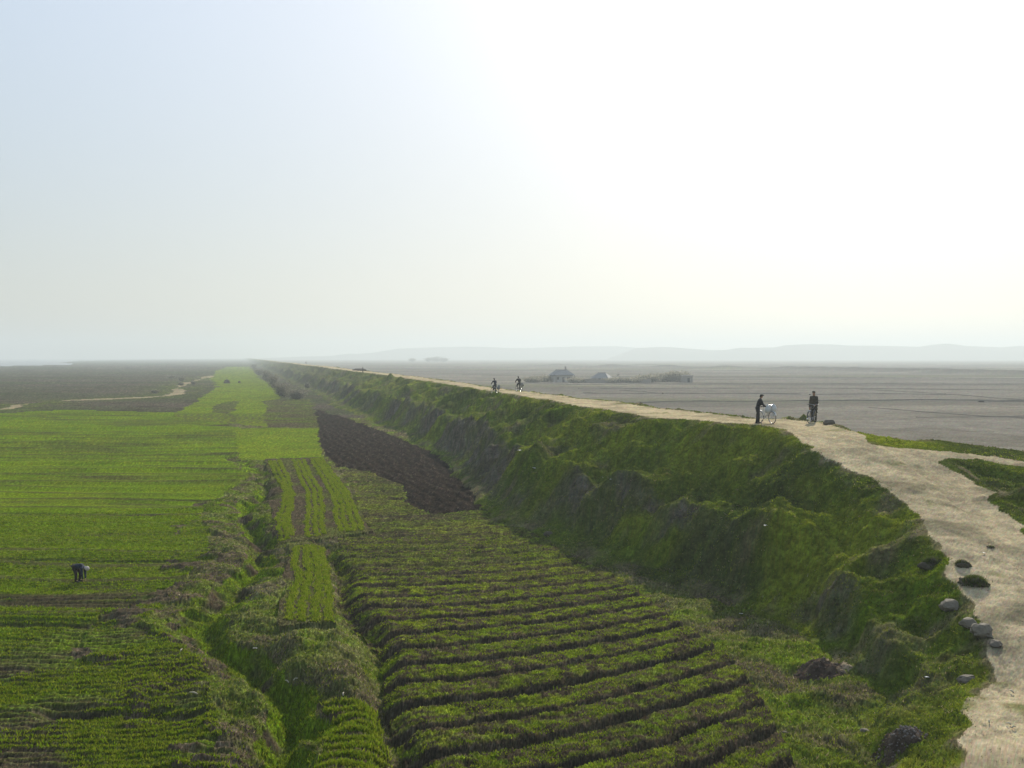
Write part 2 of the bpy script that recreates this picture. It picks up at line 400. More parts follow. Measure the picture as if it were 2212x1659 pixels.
    c = mixc(c, full(dry * 0.8), np.clip(edge * np.where(cd > 0, 1, 0), 0, 1))
    toe = sst(8.6, 9.4, o['dl']) * o['left'] * np.clip(-0.05 + fbm(x, y, 3.0, 3, 54) * 1.4, 0, 0.7)
    c = mixc(c, full(dry * 0.8), toe)
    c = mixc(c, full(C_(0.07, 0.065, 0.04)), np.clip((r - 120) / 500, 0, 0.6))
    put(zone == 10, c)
    # dirt road
    c = mixc(full(sand), full(sand * 0.78), np.clip(0.45 + f1 * 0.9 + f2 * 0.6, 0, 1))
    cl, _, _ = seg_dist(x + fbm(x, y, 7, 2, 113) * 0.6, y, np.array([(7.0, 10), (12.0, 20), (15.6, 27), (16.6, 32), (17.0, 37), (17.7, 43), (17.4, 48), (15.0, 52), (13.4, 62), (9.8, 74), (4.2, 100), (-8, 160)]))
    rut = np.exp(-((np.abs(cl) - 0.75) / 0.28) ** 2)
    c = mixc(c, full(sand * C_(1.12, 1.1, 1.05)), np.clip(rut * 0.6 * (0.35 + f1 + f2), 0, 0.5))
    c = mixc(c, full(C_(0.15, 0.135, 0.085)), np.clip((fbm(x, y, 2.4, 4, 55) * 2.6 + 0.05) * (1 - sst(40, 56, y) * 0.6), 0, 0.8))
    c = mixc(c, full(g_mid), np.clip((fbm(x, y, 1.5, 3, 56) * 2 - 0.75) + 0.5 * (1 - sst(0.0, 0.5, -cd)) * (f2 > 0.05), 0, 0.7))
    put(zone == 11, c)
    put(zone == 12, full(C_(0.05, 0.06, 0.06)))
    col *= (1 + 0.35 * f4 * np.clip(1 - r / 120, 0, 1))[..., None]
    return np.clip(col, 0.004, 0.9)

# ------------------------------------------------------------------ materials
def newmat(name):
    m = bpy.data.materials.new(name); m.use_nodes = True
    nt = m.node_tree
    return m, nt.nodes, nt.links, nt.nodes['Principled BSDF']
def simple(name, col, rough=0.8, metal=0.0, var=0.12, scale=6.0, spec=0.3):
    m, n, l, b = newmat(name)
    tc = n.new('ShaderNodeTexCoord'); no = n.new('ShaderNodeTexNoise'); no.inputs['Scale'].default_value = scale; no.inputs['Detail'].default_value = 4
    l.new(tc.outputs['Object'], no.inputs['Vector'])
    mr = n.new('ShaderNodeMapRange'); mr.inputs['To Min'].default_value = 1 - var; mr.inputs['To Max'].default_value = 1 + var
    l.new(no.outputs['Fac'], mr.inputs['Value'])
    mx = n.new('ShaderNodeVectorMath'); mx.operation = 'SCALE'; mx.inputs[0].default_value = col[:3]
    l.new(mr.outputs[0], mx.inputs['Scale']); l.new(mx.outputs[0], b.inputs['Base Color'])
    b.inputs['Roughness'].default_value = rough; b.inputs['Metallic'].default_value = metal
    b.inputs['Specular IOR Level'].default_value = spec
    return m

def ground_mat(name, fine=14.0, amp=0.35, bump=0.5):
    m, n, l, b = newmat(name)
    at_ = n.new('ShaderNodeAttribute'); at_.attribute_name = 'col'
    tc = n.new('ShaderNodeTexCoord')
    no = n.new('ShaderNodeTexNoise'); no.inputs['Scale'].default_value = fine; no.inputs['Detail'].default_value = 5; no.inputs['Roughness'].default_value = 0.65
    l.new(tc.outputs['Object'], no.inputs['Vector'])
    mr = n.new('ShaderNodeMapRange'); mr.inputs['From Min'].default_value = 0.3; mr.inputs['From Max'].default_value = 0.7
    mr.inputs['To Min'].default_value = 1 - amp; mr.inputs['To Max'].default_value = 1 + amp
    l.new(no.outputs['Fac'], mr.inputs['Value'])
    no2 = n.new('ShaderNodeTexNoise'); no2.inputs['Scale'].default_value = fine * 0.32; no2.inputs['Detail'].default_value = 4; no2.inputs['Roughness'].default_value = 0.6
    l.new(tc.outputs['Object'], no2.inputs['Vector'])
    mr2 = n.new('ShaderNodeMapRange'); mr2.inputs['From Min'].default_value = 0.3; mr2.inputs['From Max'].default_value = 0.7
    mr2.inputs['To Min'].default_value = 1 - amp * 0.9; mr2.inputs['To Max'].default_value = 1 + amp * 0.9
    l.new(no2.outputs['Fac'], mr2.inputs['Value'])
    mm = n.new('ShaderNodeMath'); mm.operation = 'MULTIPLY'; l.new(mr.outputs[0], mm.inputs[0]); l.new(mr2.outputs[0], mm.inputs[1])
    mx = n.new('ShaderNodeVectorMath'); mx.operation = 'SCALE'
    l.new(at_.outputs['Color'], mx.inputs[0]); l.new(mm.outputs[0], mx.inputs['Scale']); l.new(mx.outputs[0], b.inputs['Base Color'])
    b.inputs['Roughness'].default_value = 1.0; b.inputs['Specular IOR Level'].default_value = 0.0
    bp = n.new('ShaderNodeBump'); bp.inputs['Strength'].default_value = bump; bp.inputs['Distance'].default_value = 0.05
    l.new(no.outputs['Fac'], bp.inputs['Height']); l.new(bp.outputs[0], b.inputs['Normal'])
    return m
M_GROUND = ground_mat('ground_soil_and_grass', 14.0, 0.35, 0.5)
M_BANK = ground_mat('bank_turf', 7.0, 0.46, 1.0)
M_ROAD = ground_mat('trodden_dirt', 9.0, 0.14, 0.35)
M_PLAIN = ground_mat('dry_paddy_soil', 0.6, 0.18, 0.1)
mw, n_, l_, b_ = newmat('river_water')
b_.inputs['Base Color'].default_value = (0.05, 0.06, 0.06, 1); b_.inputs['Roughness'].default_value = 0.25; M_WATER = mw

def leafmat(name, attr=True, trans=0.45):
    m, n, l, b = newmat(name)
    a = n.new('ShaderNodeAttribute'); a.attribute_name = 'col'
    d = n.new('ShaderNodeBsdfDiffuse'); t = n.new('ShaderNodeBsdfTranslucent'); mx = n.new('ShaderNodeMixShader'); mx.inputs[0].default_value = trans
    l.new(a.outputs['Color'], d.inputs[0]); l.new(a.outputs['Color'], t.inputs[0])
    l.new(d.outputs[0], mx.inputs[1]); l.new(t.outputs[0], mx.inputs[2])
    l.new(mx.outputs[0], n['Material Output'].inputs['Surface']); n.remove(b)
    return m
M_LEAF = leafmat('leaf_green')

# ------------------------------------------------------------------ mesh helpers
def link(o):
    S.collection.objects.link(o); return o
def mesh_np(name, V, F, mat, col=None, smooth=True):
    """V (n,3), F (m,k) numpy"""
    me = bpy.data.meshes.new(name)
    n, (m, k) = len(V), F.shape
    me.vertices.add(n); me.vertices.foreach_set('co', np.ascontiguousarray(V, dtype=np.float32).ravel())
    me.loops.add(m * k); me.loops.foreach_set('vertex_index', np.ascontiguousarray(F, dtype=np.int32).ravel())
    me.polygons.add(m); me.polygons.foreach_set('loop_start', np.arange(0, m * k, k, dtype=np.int32))
    try: me.polygons.foreach_set('loop_total', np.full(m, k, dtype=np.int32))
    except Exception: pass
    me.update(calc_edges=True)
    if col is not None:
        ca = me.color_attributes.new('col', 'FLOAT_COLOR', 'POINT')
        c4 = np.ones((n, 4), np.float32); c4[:, :3] = col
        ca.data.foreach_set('color', c4.ravel())
    if smooth: me.polygons.foreach_set('use_smooth', np.ones(m, bool))
    me.materials.append(mat)
    o = bpy.data.objects.new(name, me)
    return link(o)

def tag(o, label=None, cat=None, group=None, kind=None):
    if label: o['label'] = label
    if cat: o['category'] = cat
    if group: o['group'] = group
    if kind: o['kind'] = kind
    return o

# ------------------------------------------------------------------ the ground sheet
rows_r = np.concatenate([np.linspace(9.0, 25.5, 100, endpoint=False), np.geomspace(25.5, 80, 430, endpoint=False), np.linspace(80.0 ** -0.75, 900.0 ** -0.75, 250, endpoint=False) ** (-1 / 0.75), np.geomspace(900, 7000, 26)])
az = np.concatenate([np.linspace(-75, -29, 36, endpoint=False), np.linspace(-29, 31, 1080), np.linspace(31, 75, 37)[1:]])
AZ, RR = np.meshgrid(np.radians(az), rows_r)
# keep rows straight across so that y, not range, is what steps
GX = RR * np.tan(np.clip(AZ, -1.3, 1.3)); GY = RR
o_ = layout(GX, GY)
GZ = o_['z'] + rng.normal(0, 1, GX.shape) * o_['grain'] * np.clip(1 - o_['r'] / 250, 0, 1); ZN = o_['zone']; COL = colours(GX, GY, o_)
nr, nc = GX.shape
idx = np.arange(nr * nc).reshape(nr, nc)
Q = np.stack([idx[:-1, :-1], idx[:-1, 1:], idx[1:, 1:], idx[1:, :-1]], -1).reshape(-1, 4)
V = np.stack([GX, GY, GZ], -1).reshape(-1, 3)
# grain the size of leaves and clods
_g = np.exp(rng.normal(0, 1, ZN.shape) * np.where(np.isin(ZN, [11, 16]), 0.09, np.where(ZN == 0, 0.10, np.where(ZN == 12, 0, np.where(np.isin(ZN, [2, 8]), 0.20, np.where(ZN == 10, np.where(o_['r'] < 90, 0.08, 0.2), 0.34))))) * np.where(o_['r'] > 150, 0.7, 1))
COL = np.clip(COL * _g[..., None] * (1 + rng.normal(0, 0.06, ZN.shape + (3,)) * (ZN != 12)[..., None]), 0.003, 0.9)
Cc = COL.reshape(-1, 3)
qz = ZN[:-1, :-1].reshape(-1)
znames = {0: ('paddy_plain', 'dry grey brown paddy plain stretching to the hills beyond the dike', M_PLAIN),
          1: ('marsh', 'brown grey reed marsh between green field and river', M_GROUND),
          2: ('green_field', 'wide bright green crop field left of the winding ditch', M_GROUND),
          3: ('brown_field', 'brownish field with thin green rows in the bottom left', M_GROUND),
          4: ('ditch', 'winding ditch with bright grass on its bed', M_GROUND),
          5: ('row_crop_plot', 'raised plots with wavy green crop rows running away', M_GROUND),
          6: ('terraced_field', 'field of curved raised crop beds at the dike foot', M_GROUND),
          7: ('ploughed_field', 'dark brown freshly ploughed plot at the dike foot', M_GROUND),
          8: ('far_green_field', 'pale green crop plots further along the dike', M_GROUND),
          9: ('fallow_field', 'dull brown green fallow plots beyond the bright field', M_GROUND),
          10: ('dike_bank', 'steep grassy bank of the dike below the dirt road', M_BANK),
          11: ('dirt_road', 'pale dirt road along the top of the dike', M_ROAD),
          12: ('river', 'pale river at the left horizon', M_WATER),
          13: ('grass_verge', 'rough grass verge between the ditch and the plots', M_GROUND),
          14: ('bean_plot', 'small plot of straight crop rows below the grassy mound', M_GROUND),
          15: ('grassy_mound', 'lumpy grassy mound between ditch and terraced field', M_GROUND),
          16: ('footpath', 'pale footpath winding through the marsh', M_ROAD)}
for k, (nm, lb, mt) in znames.items():
    m = qz == k
    if not m.any(): continue
    q = Q[m]
    used, inv = np.unique(q, return_inverse=True)
    ob = mesh_np(nm, V[used], inv.reshape(-1, 4), mt, Cc[used])
    tag(ob, lb, kind='structure')

# ------------------------------------------------------------------ grass and crops: real blades
def blades(name, px, py, pz, hgt, wid, lean, nb, cols, label, spread=0.05, tips=True):
    """nb blades per point, each one triangle"""
    n = len(px)
    N = n * nb
    rep = lambda a: np.repeat(a, nb)
    x = rep(px) + rng.normal(0, 1, N) * rep(spread); y = rep(py) + rng.normal(0, 1, N) * rep(spread); z = rep(pz) - 0.02
    a = rng.uniform(0, 2 * math.pi, N); h = rep(hgt) * rng.uniform(0.55, 1.25, N); w = rep(wid) * rng.uniform(0.6, 1.3, N)
    le = rng.uniform(0.1, 1.0, N) * lean * h
    b = a + rng.normal(0, 1.0, N)
    dx, dy = np.cos(a) * w / 2, np.sin(a) * w / 2
    A = np.stack([x - dx, y - dy, z], -1); B = np.stack([x + dx, y + dy, z], -1)
    T = np.stack([x + np.cos(b) * le, y + np.sin(b) * le, z + h], -1)
    V = np.stack([A, B, T], 1).reshape(-1, 3)
    F = np.arange(3 * N).reshape(-1, 3)
    c = np.repeat(cols, nb, axis=0) * rng.uniform(0.65, 1.35, (N, 1))
    C3 = np.repeat(c, 3, axis=0)
    C3[2::3] *= 1.15
    ob = mesh_np(name, V, F, M_LEAF, np.clip(C3, 0, 0.8), smooth=False)
    tag(ob, label, kind='stuff')
    return ob

flatX = GX.reshape(-1); flatY = GY.reshape(-1); flatZ = ZN.reshape(-1); RRf = o_['r'].reshape(-1)
inview = np.abs(flatX) < flatY * 0.50
def pick(mask, cnt):
    ids = np.nonzero(mask & inview)[0]
    if len(ids) == 0: return np.zeros(0), np.zeros(0), np.zeros(0), ids
    s = rng.choice(ids, min(cnt, len(ids)), replace=cnt > len(ids))
    i, j = np.divmod(s, nc)
    i = np.clip(i, 0, nr - 2); j = np.clip(j, 0, nc - 2)
    t = rng.random(len(s)); q = rng.random(len(s))
    def bil(G):
        return (G[i, j] * (1 - t) + G[i + 1, j] * t) * (1 - q) + (G[i, j + 1] * (1 - t) + G[i + 1, j + 1] * t) * q
    return bil(GX), bil(GY), bil(GZ), s
G1 = np.array([0.090, 0.120, 0.010]); G2 = np.array([0.16, 0.19, 0.016]); G3 = np.array([0.05, 0.08, 0.022]); GD = np.array([0.22, 0.18, 0.10]); GB = np.array([0.118, 0.185, 0.006])
def tint(n, ws, cs):
    k = rng.choice(len(ws), n, p=np.array(ws) / sum(ws))
    return np.array(cs)[k]
green_like = (Cc[:, 1] > Cc[:, 0] * 1.25)
# bank grass
x, y, z, s = pick((flatZ == 10) & (RRf < 130) & (green_like | (o_['cdw'].reshape(-1) > 0.15) & (rng.random(len(flatX)) < 0.35)), 48000)
blades('bank_grass', x, y, z, 0.025 + 0.07 * vn(x / 0.9, y / 0.9, 5) ** 1.5 * np.clip(1.3 - y / 150, 0.5, 1), 0.016 + 0.0005 * np.minimum(y, 80), 1.3, 4, tint(len(x), [5, 2.5, 3, 0.8], [G1, G2, G3, GD]) * (0.5 + 1.0 * vn(x / 2.5, y / 2.5, 8))[:, None], 'short rough grass growing on the dike bank', np.full(len(x), 0.07))
x, y, z, s = pick(np.isin(flatZ, [13, 15]) & (RRf < 110), 17000)
blades('verge_grass', x, y, z, np.full(len(x), 0.08), 0.016 + 0.0005 * y, 1.2, 4, tint(len(x), [4, 3, 2, 1.5], [G1, G2, G3, GD]), 'rough grass with dry stalks on the verge and mound', np.full(len(x), 0.06))
x, y, z, s = pick((flatZ == 4) & (RRf < 100) & green_like, 4200)
blades('ditch_grass', x, y, z, np.full(len(x), 0.09), 0.018 + 0.0005 * y, 1.0, 4, tint(len(x), [2, 3, 3], [GB, G2, G1]), 'bright grass growing along the ditch bed', np.full(len(x), 0.06))
# dead stalks among the grass, crumbs of earth on the road
x, y, z, s = pick(np.isin(flatZ, [13, 15, 10]) & (RRf < 75) & ((o_['cdw'].reshape(-1) > 3.5) | (flatZ != 10)), 1500)
blades('dry_stalks', x, y, z, np.full(len(x), 0.10), np.full(len(x), 0.022), 2.0, 1, np.tile(np.array([[0.36, 0.31, 0.21]]), (len(x), 1)), 'pale dead stalks lying among the grass', np.full(len(x), 0.05))
x, y, z, s = pick((flatZ == 11) & (RRf < 75) & (fbm(flatX, flatY, 1.6, 2, 160) > 0.05), 1000)
blades('road_crumbs', x, y, z + 0.015, np.full(len(x), 0.015), np.full(len(x), 0.05), 3.0, 2, np.tile(np.array([[0.13, 0.11, 0.08]]), (len(x), 1)), 'dark crumbs of earth and gravel strewn on the road', np.full(len(x), 0.03))
# crops on the beds
bfz = o_['bf'].reshape(-1)
m = (flatZ == 6) & (bfz > 0.22) & (bfz < 0.93)
pid = vn(flatX / 0.5, flatY / 0.5, 3) + 0.5 * vn(flatX / 2.5, flatY / 2.5, 4)
sp_ = fbm(flatX, flatY, 0.28, 2, 63) + 0.5 * fbm(flatX, flatY, 1.6, 2, 64) + 0.30 * np.cos((bfz * 4.0) * 2 * math.pi)
x, y, z, s = pick(m & (sp_ > 0.10) & (RRf < 60), 16000)
blades('bed_seedlings', x, y, z, np.full(len(x), 0.06), 0.018 + 0.0005 * y, 1.1, 4, tint(len(x), [4, 4, 1], [GB, G2 * 1.1, G1]), 'young yellow green crop plants on the raised beds', np.full(len(x), 0.05))
rfz = o_['rf'].reshape(-1)
x, y, z, s = pick((flatZ == 2) & (rfz > 0.55) & (RRf < 75) & green_like, 20000)
blades('field_seedlings', x, y, z, np.full(len(x), 0.09), 0.03 + 0.0008 * y, 0.8, 4, tint(len(x), [5, 2, 1], [GB, G2, G1]), 'thin green crop shoots covering the left field', np.full(len(x), 0.05))
x, y, z, s = pick((flatZ == 3) & (RRf < 60) & (rfz + fbm(flatX, flatY, 2.5, 2, 61) > 0.9), 10000)
blades('low_field_seedlings', x, y, z, np.full(len(x), 0.09), 0.03 + 0.0006 * y, 0.8, 4, tint(len(x), [3, 4, 2], [GB, G2, G1]), 'sparse crop shoots in the brown field rows', np.full(len(x), 0.05))
rr_ = 0.5 + 0.5 * np.cos(o_['rows_y'].reshape(-1) * 2 * math.pi / 0.62)
x, y, z, s = pick((flatZ == 14) & (rr_ > 0.6), 5000)
blades('bean_seedlings', x, y, z, np.full(len(x), 0.13), 0.04 + 0.0004 * y, 0.8, 5, tint(len(x), [3, 4], [GB, G2]), 'leafy rows of young plants below the mound', np.full(len(x), 0.05))

# crop rows in the two raised strips: each row a thing of its own
def crop_row(pts, width, label, group, z0=0.0, per=26):
    P = np.array(pts); seg = np.hypot(*(P[1:] - P[:-1]).T); L = seg.sum(); cum = np.concatenate([[0], np.cumsum(seg)])
    n = int(L * per)
    t = rng.uniform(0, L, n)
    x = np.interp(t, cum, P[:, 0]) + rng.normal(0, width * 1.5, n) + fbm(t, t * 0 + P[0, 0], 1.4, 2, 71) * 0.12
    y = np.interp(t, cum, P[:, 1])
    z = layout(x, y)['z']
    ob = blades('crop_row', x, y, z, np.full(n, 0.12), np.full(n, 0.035) + 0.0005 * y, 0.7, 4, tint(n, [3, 4], [GB, G2 * 1.15]), label, np.full(n, 0.02))
    del ob['kind']
    tag(ob, label, 'crop row', group)
R1 = [[(583, 1000), (600, 1040), (618, 1065), (612, 1100), (600, 1130), (608, 1175)], [(592, 1000), (612, 1040), (625, 1070), (624, 1105), (612, 1130), (622, 1172)], [(602, 998), (620, 1030), (632, 1070), (632, 1095), (622, 1125), (632, 1165)],
      [(635, 997), (650, 1035), (665, 1070), (668, 1100), (664, 1130), (665, 1170)], [(645, 997), (660, 1030), (678, 1065), (682, 1100), (680, 1125), (684, 1168)], [(655, 996), (670, 1030), (690, 1060), (696, 1100), (694, 1128), (700, 1162)],
      [(672, 995), (700, 1040), (722, 1080), (728, 1110), (728, 1130), (738, 1158)], [(680, 994), (706, 1030), (732, 1075), (742, 1110), (742, 1130), (752, 1157)], [(688, 993), (712, 1030), (742, 1070), (755, 1105), (760, 1130), (765, 1156)], [(695, 992), (722, 1030), (752, 1070), (768, 1105), (775, 1130), (782, 1155)]]
gl = ['left', 'middle', 'right']
for i, ln in enumerate(R1):
    grp = 0 if i < 3 else (1 if i < 6 else 2)
    first = [0, 3, 6][grp]
    od = ['first', 'second', 'third', 'fourth'][i - first]
    crop_row([at(*p) for p in ln], 0.05, 'wavy green crop row, %s from the left in the %s band of the upper plot' % (od, gl[grp]), 'crop rows in the upper raised plot', per=40)
R2 = [[(640, 1190), (633, 1225), (645, 1250), (636, 1290), (628, 1320), (622, 1352)], [(660, 1188), (662, 1220), (668, 1245), (662, 1285), (652, 1320), (646, 1354)], [(676, 1187), (682, 1220), (690, 1250), (690, 1290), (682, 1320), (678, 1355)], [(694, 1187), (700, 1220), (710, 1252), (712, 1290), (708, 1320), (712, 1354)]]
for i, ln in enumerate(R2):
    crop_row([at(*p) for p in ln], 0.06, 'thick green crop row, %s from the left in the lower plot' % ['first', 'second', 'third', 'fourth'][i], 'crop rows in the lower raised plot', per=70)
# ------------------------------------------------------------------ hills
def hill(name, prof, dist, depth, label, base=-3.0, seed=0):
    us = np.linspace(prof[0][0], prof[-1][0], 260)
    vs = np.interp(us, [p[0] for p in prof], [p[1] for p in prof])
    X, Y, Z = [], [], []
    K = 14
    for k in range(K):
        t = k / (K - 1)
        d = dist + depth * t
        top = (771.0 - vs) / FPX * (dist + depth * 0.7) + CAM_Z
        xx = (us - 1106) / FPX * d
        yy = np.full_like(us, d)
        prf = np.sin(min(t / 0.7, 1) * math.pi / 2) ** 0.9 if t < 0.7 else 1 - (t - 0.7) / 0.3 * 0.4
        zz = base + (top - base) * prf + (fbm(xx, yy, 120, 4, 80 + seed) * 7 * (t > 0.1) * (1 - abs(t - 0.7) * 0.5)) * (0.25 if abs(t - 0.7) < 0.1 else 1)
        X.append(xx); Y.append(yy); Z.append(zz)
    X, Y, Z = map(np.array, (X, Y, Z))
    n0, n1 = X.shape
    ix = np.arange(n0 * n1).reshape(n0, n1)
    q = np.stack([ix[:-1, :-1], ix[:-1, 1:], ix[1:, 1:], ix[1:, :-1]], -1).reshape(-1, 4)
    c = mixc(np.broadcast_to(np.array([0.05, 0.065, 0.035]), X.shape + (3,)), np.broadcast_to(np.array([0.11, 0.095, 0.06]), X.shape + (3,)), np.clip(0.5 + fbm(X, Y, 150, 3, 90), 0, 1))
    o = mesh_np(name, np.stack([X, Y, Z], -1).reshape(-1, 3), q, M_PLAIN, c.reshape(-1, 3))
    return tag(o, label, kind='structure')
hill('hills', [(560, 774), (640, 771), (720, 768), (750, 764), (770, 765), (800, 762), (860, 753), (900, 751.5), (950, 750.5), (1000, 749), (1060, 750), (1130, 752), (1200, 750), (1260, 748.5), (1330, 748), (1370, 751), (1450, 754), (1600, 757), (1900, 752), (2400, 752), (2900, 760)], 4500, 500, 'far pale hazy hill range on the horizon')
hill('hills', [(1300, 781), (1330, 768), (1375, 752), (1430, 749.5), (1451, 750), (1500, 754), (1544, 757.5), (1570, 756), (1599, 751), (1671, 750.5), (1695, 745.5), (1740, 743.5), (1795, 743.7), (1829, 747), (1898, 747), (1984, 748.5), (2010, 745), (2043, 742), (2087, 747.5), (2166, 750), (2201, 747), (2300, 750), (2500, 762), (2900, 771)], 3700, 400, 'nearer pale blue hill range behind the plain', seed=5)

# ------------------------------------------------------------------ bunds and pale tracks on the plain
def strip(name, pts, w, h, col, label, kind='structure', zoff=0.0, wob=0.6, mat=None):
    P = np.array([at(*p) for p in pts]); seg = np.hypot(*(P[1:] - P[:-1]).T); L = seg.sum(); cum = np.concatenate([[0], np.cumsum(seg)])
    n = max(12, int(min(L / 1.2, 700)))
    t = np.linspace(0, L, n)
    x = np.interp(t, cum, P[:, 0]); y = np.interp(t, cum, P[:, 1])
    tx = np.gradient(x); ty = np.gradient(y); ln = np.hypot(tx, ty); nx, ny = -ty / ln, tx / ln
    wj = w * (1 + 0.35 * fbm(t, t * 0 + L, 6, 3, 91)); hj = h * (1 + 0.45 * fbm(t, t * 0 + L, 4, 3, 92))
    x = x + nx * fbm(t, t * 0 + L, 25, 2, 93) * wob; y = y + ny * fbm(t, t * 0 + L, 25, 2, 93) * wob
    zb = layout(x, y)['z']
    R_ = []
    for s_, hh in ((-1, -0.15), (-0.45, 0.9), (0, 1.0), (0.45, 0.9), (1, -0.15)):
        R_.append(np.stack([x + nx * wj / 2 * s_, y + ny * wj / 2 * s_, zb + zoff + hj * hh], -1))
    A = np.stack(R_, 1)
    ix = np.arange(n * 5).reshape(n, 5)
    q = np.stack([ix[:-1, :-1], ix[:-1, 1:], ix[1:, 1:], ix[1:, :-1]], -1).reshape(-1, 4)
    c = np.array(col) * (1 + 0.3 * fbm(A[..., 0], A[..., 1], 3, 3, 94))[..., None]
    o = mesh_np(name, A.reshape(-1, 3), q, mat or M_PLAIN, c.reshape(-1, 3))
    tag(o, label, kind=kind)
    return o
BD = (0.118, 0.108, 0.088); PALE = (0.20, 0.18, 0.14)
for pts, w, h in [([(1385, 869), (1500, 867), (1640, 866), (1780, 864), (1870, 864), (2000, 863), (2212, 866), (2500, 868)], 1.6, 0.55),
                  ([(1260, 849), (1420, 849), (1600, 850), (1730, 851)], 1.8, 0.5), ([(1750, 852), (1900, 850), (2060, 852), (2160, 860), (2300, 870)], 1.8, 0.5),
                  ([(1250, 839), (1500, 838.5), (1800, 838), (2000, 840), (2212, 842), (2500, 846)], 2.2, 0.5), ([(1860, 841), (1950, 845), (2040, 850)], 1.8, 0.4),
                  ([(1120, 829), (1250, 830), (1500, 829), (1800, 829), (2212, 830), (2500, 831)], 2.4, 0.6),
                  ([(1880, 880), (1990, 888), (2060, 893), (2160, 899), (2300, 908)], 1.0, 0.35), ([(1980, 901), (2100, 899), (2250, 897)], 0.9, 0.28),
                  ([(1040, 812), (1150, 812), (1500, 814), (2000, 816), (2500, 820)], 3.5, 0.7), ([(1900, 803), (2300, 806)], 4.0, 0.8), ([(1340, 843), (1390, 846), (1430, 849.5)], 1.5, 0.4),
                  ([(2120, 868), (2190, 866), (2300, 869)], 3.2, 1.0), ([(1640, 790), (1900, 793), (2212, 797), (2600, 802)], 6, 1.0), ([(800, 791), (1100, 791), (1500, 793)], 5, 0.9), ([(880, 799), (1100, 800), (1350, 801), (1900, 800)], 4, 0.7)]:
    strip('earth_bund', pts, w * 0.7, h * 0.38, BD, 'low dark earth bund between dry paddies')
for pts, w in [([(1870, 894), (1990, 907), (2100, 917), (2212, 928), (2400, 946)], 0.55), ([(1700, 869), (1800, 878), (1870, 888)], 0.45), ([(1735, 853), (1860, 861), (1990, 864)], 0.7), ([(2000, 872), (2212, 880), (2400, 886)], 0.6), ([(1230, 826), (1330, 828), (1500, 835)], 1.0), ([(1450, 862), (1560, 866)], 0.5), ([(1250, 876), (1420, 880)], 0.5)]:
    strip('track', pts, w, 0.07, PALE, 'thin pale track across the dry paddies')

# ------------------------------------------------------------------ bmesh helpers
def bm_box(bm, c, s, rz=0.0, bev=0.0):
    g = bmesh.ops.create_cube(bm, size=1.0)
    vs = g['verts']
    M = Matrix.Translation(c) @ Matrix.Rotation(rz, 4, 'Z') @ Matrix.Diagonal((s[0], s[1], s[2], 1))
    bmesh.ops.transform(bm, matrix=M, verts=vs)
    return vs
def bm_tube(bm, pts, rad, seg=8, cap=True):
    pts = [Vector(p) for p in pts]
    rads = rad if isinstance(rad, (list, tuple)) else [rad] * len(pts)
    rings = []
    for i, p in enumerate(pts):
        d = (pts[min(i + 1, len(pts) - 1)] - pts[max(i - 1, 0)]).normalized()
        up = Vector((0, 0, 1)) if abs(d.z) < 0.9 else Vector((1, 0, 0))
        a = d.cross(up).normalized(); b = d.cross(a).normalized()
        rings.append([bm.verts.new(p + (a * math.cos(2 * math.pi * k / seg) + b * math.sin(2 * math.pi * k / seg)) * rads[i]) for k in range(seg)])
    for r0, r1 in zip(rings[:-1], rings[1:]):
        for k in range(seg):
            bm.faces.new((r0[k], r0[(k + 1) % seg], r1[(k + 1) % seg], r1[k]))
    if cap:
        bm.faces.new(rings[0][::-1]); bm.faces.new(rings[-1])
def bm_torus(bm, c, R0, r, axis='Y', seg=28, ms=6, squash=1.0):
    rings = []
    for i in range(seg):
        t = 2 * math.pi * i / seg
        rg = []
        for k in range(ms):
            q = 2 * math.pi * k / ms
            rr = R0 + r * math.cos(q); yy = r * squash * math.sin(q)
            rg.append(bm.verts.new((c[0] + rr * math.cos(t), c[1] + yy, c[2] + rr * math.sin(t))))
        rings.append(rg)
    for i in range(seg):
        for k in range(ms):
            bm.faces.new((rings[i][k], rings[i][(k + 1) % ms], rings[(i + 1) % seg][(k + 1) % ms], rings[(i + 1) % seg][k]))
def bm_obj(name, bm, mat, parent=None, smooth=True):
    bmesh.ops.recalc_face_normals(bm, faces=bm.faces[:])
    me = bpy.data.meshes.new(name); bm.to_mesh(me); bm.free()
    if smooth:
        for p in me.polygons: p.use_smooth = True
    me.materials.append(mat)
    o = bpy.data.objects.new(name, me); link(o)
    if parent: o.parent = parent
    return o
def empty(name, loc, rz, label, cat, group=None):
    o = bpy.data.objects.new(name, None); link(o)
    o.location = loc; o.rotation_euler = (0, 0, rz)
    return tag(o, label, cat, group)
def copy_tree(o, parent=None):
    c = o.copy(); S.collection.objects.link(c); c.parent = parent
    for ch in list(o.children): copy_tree(ch, c)
    return c

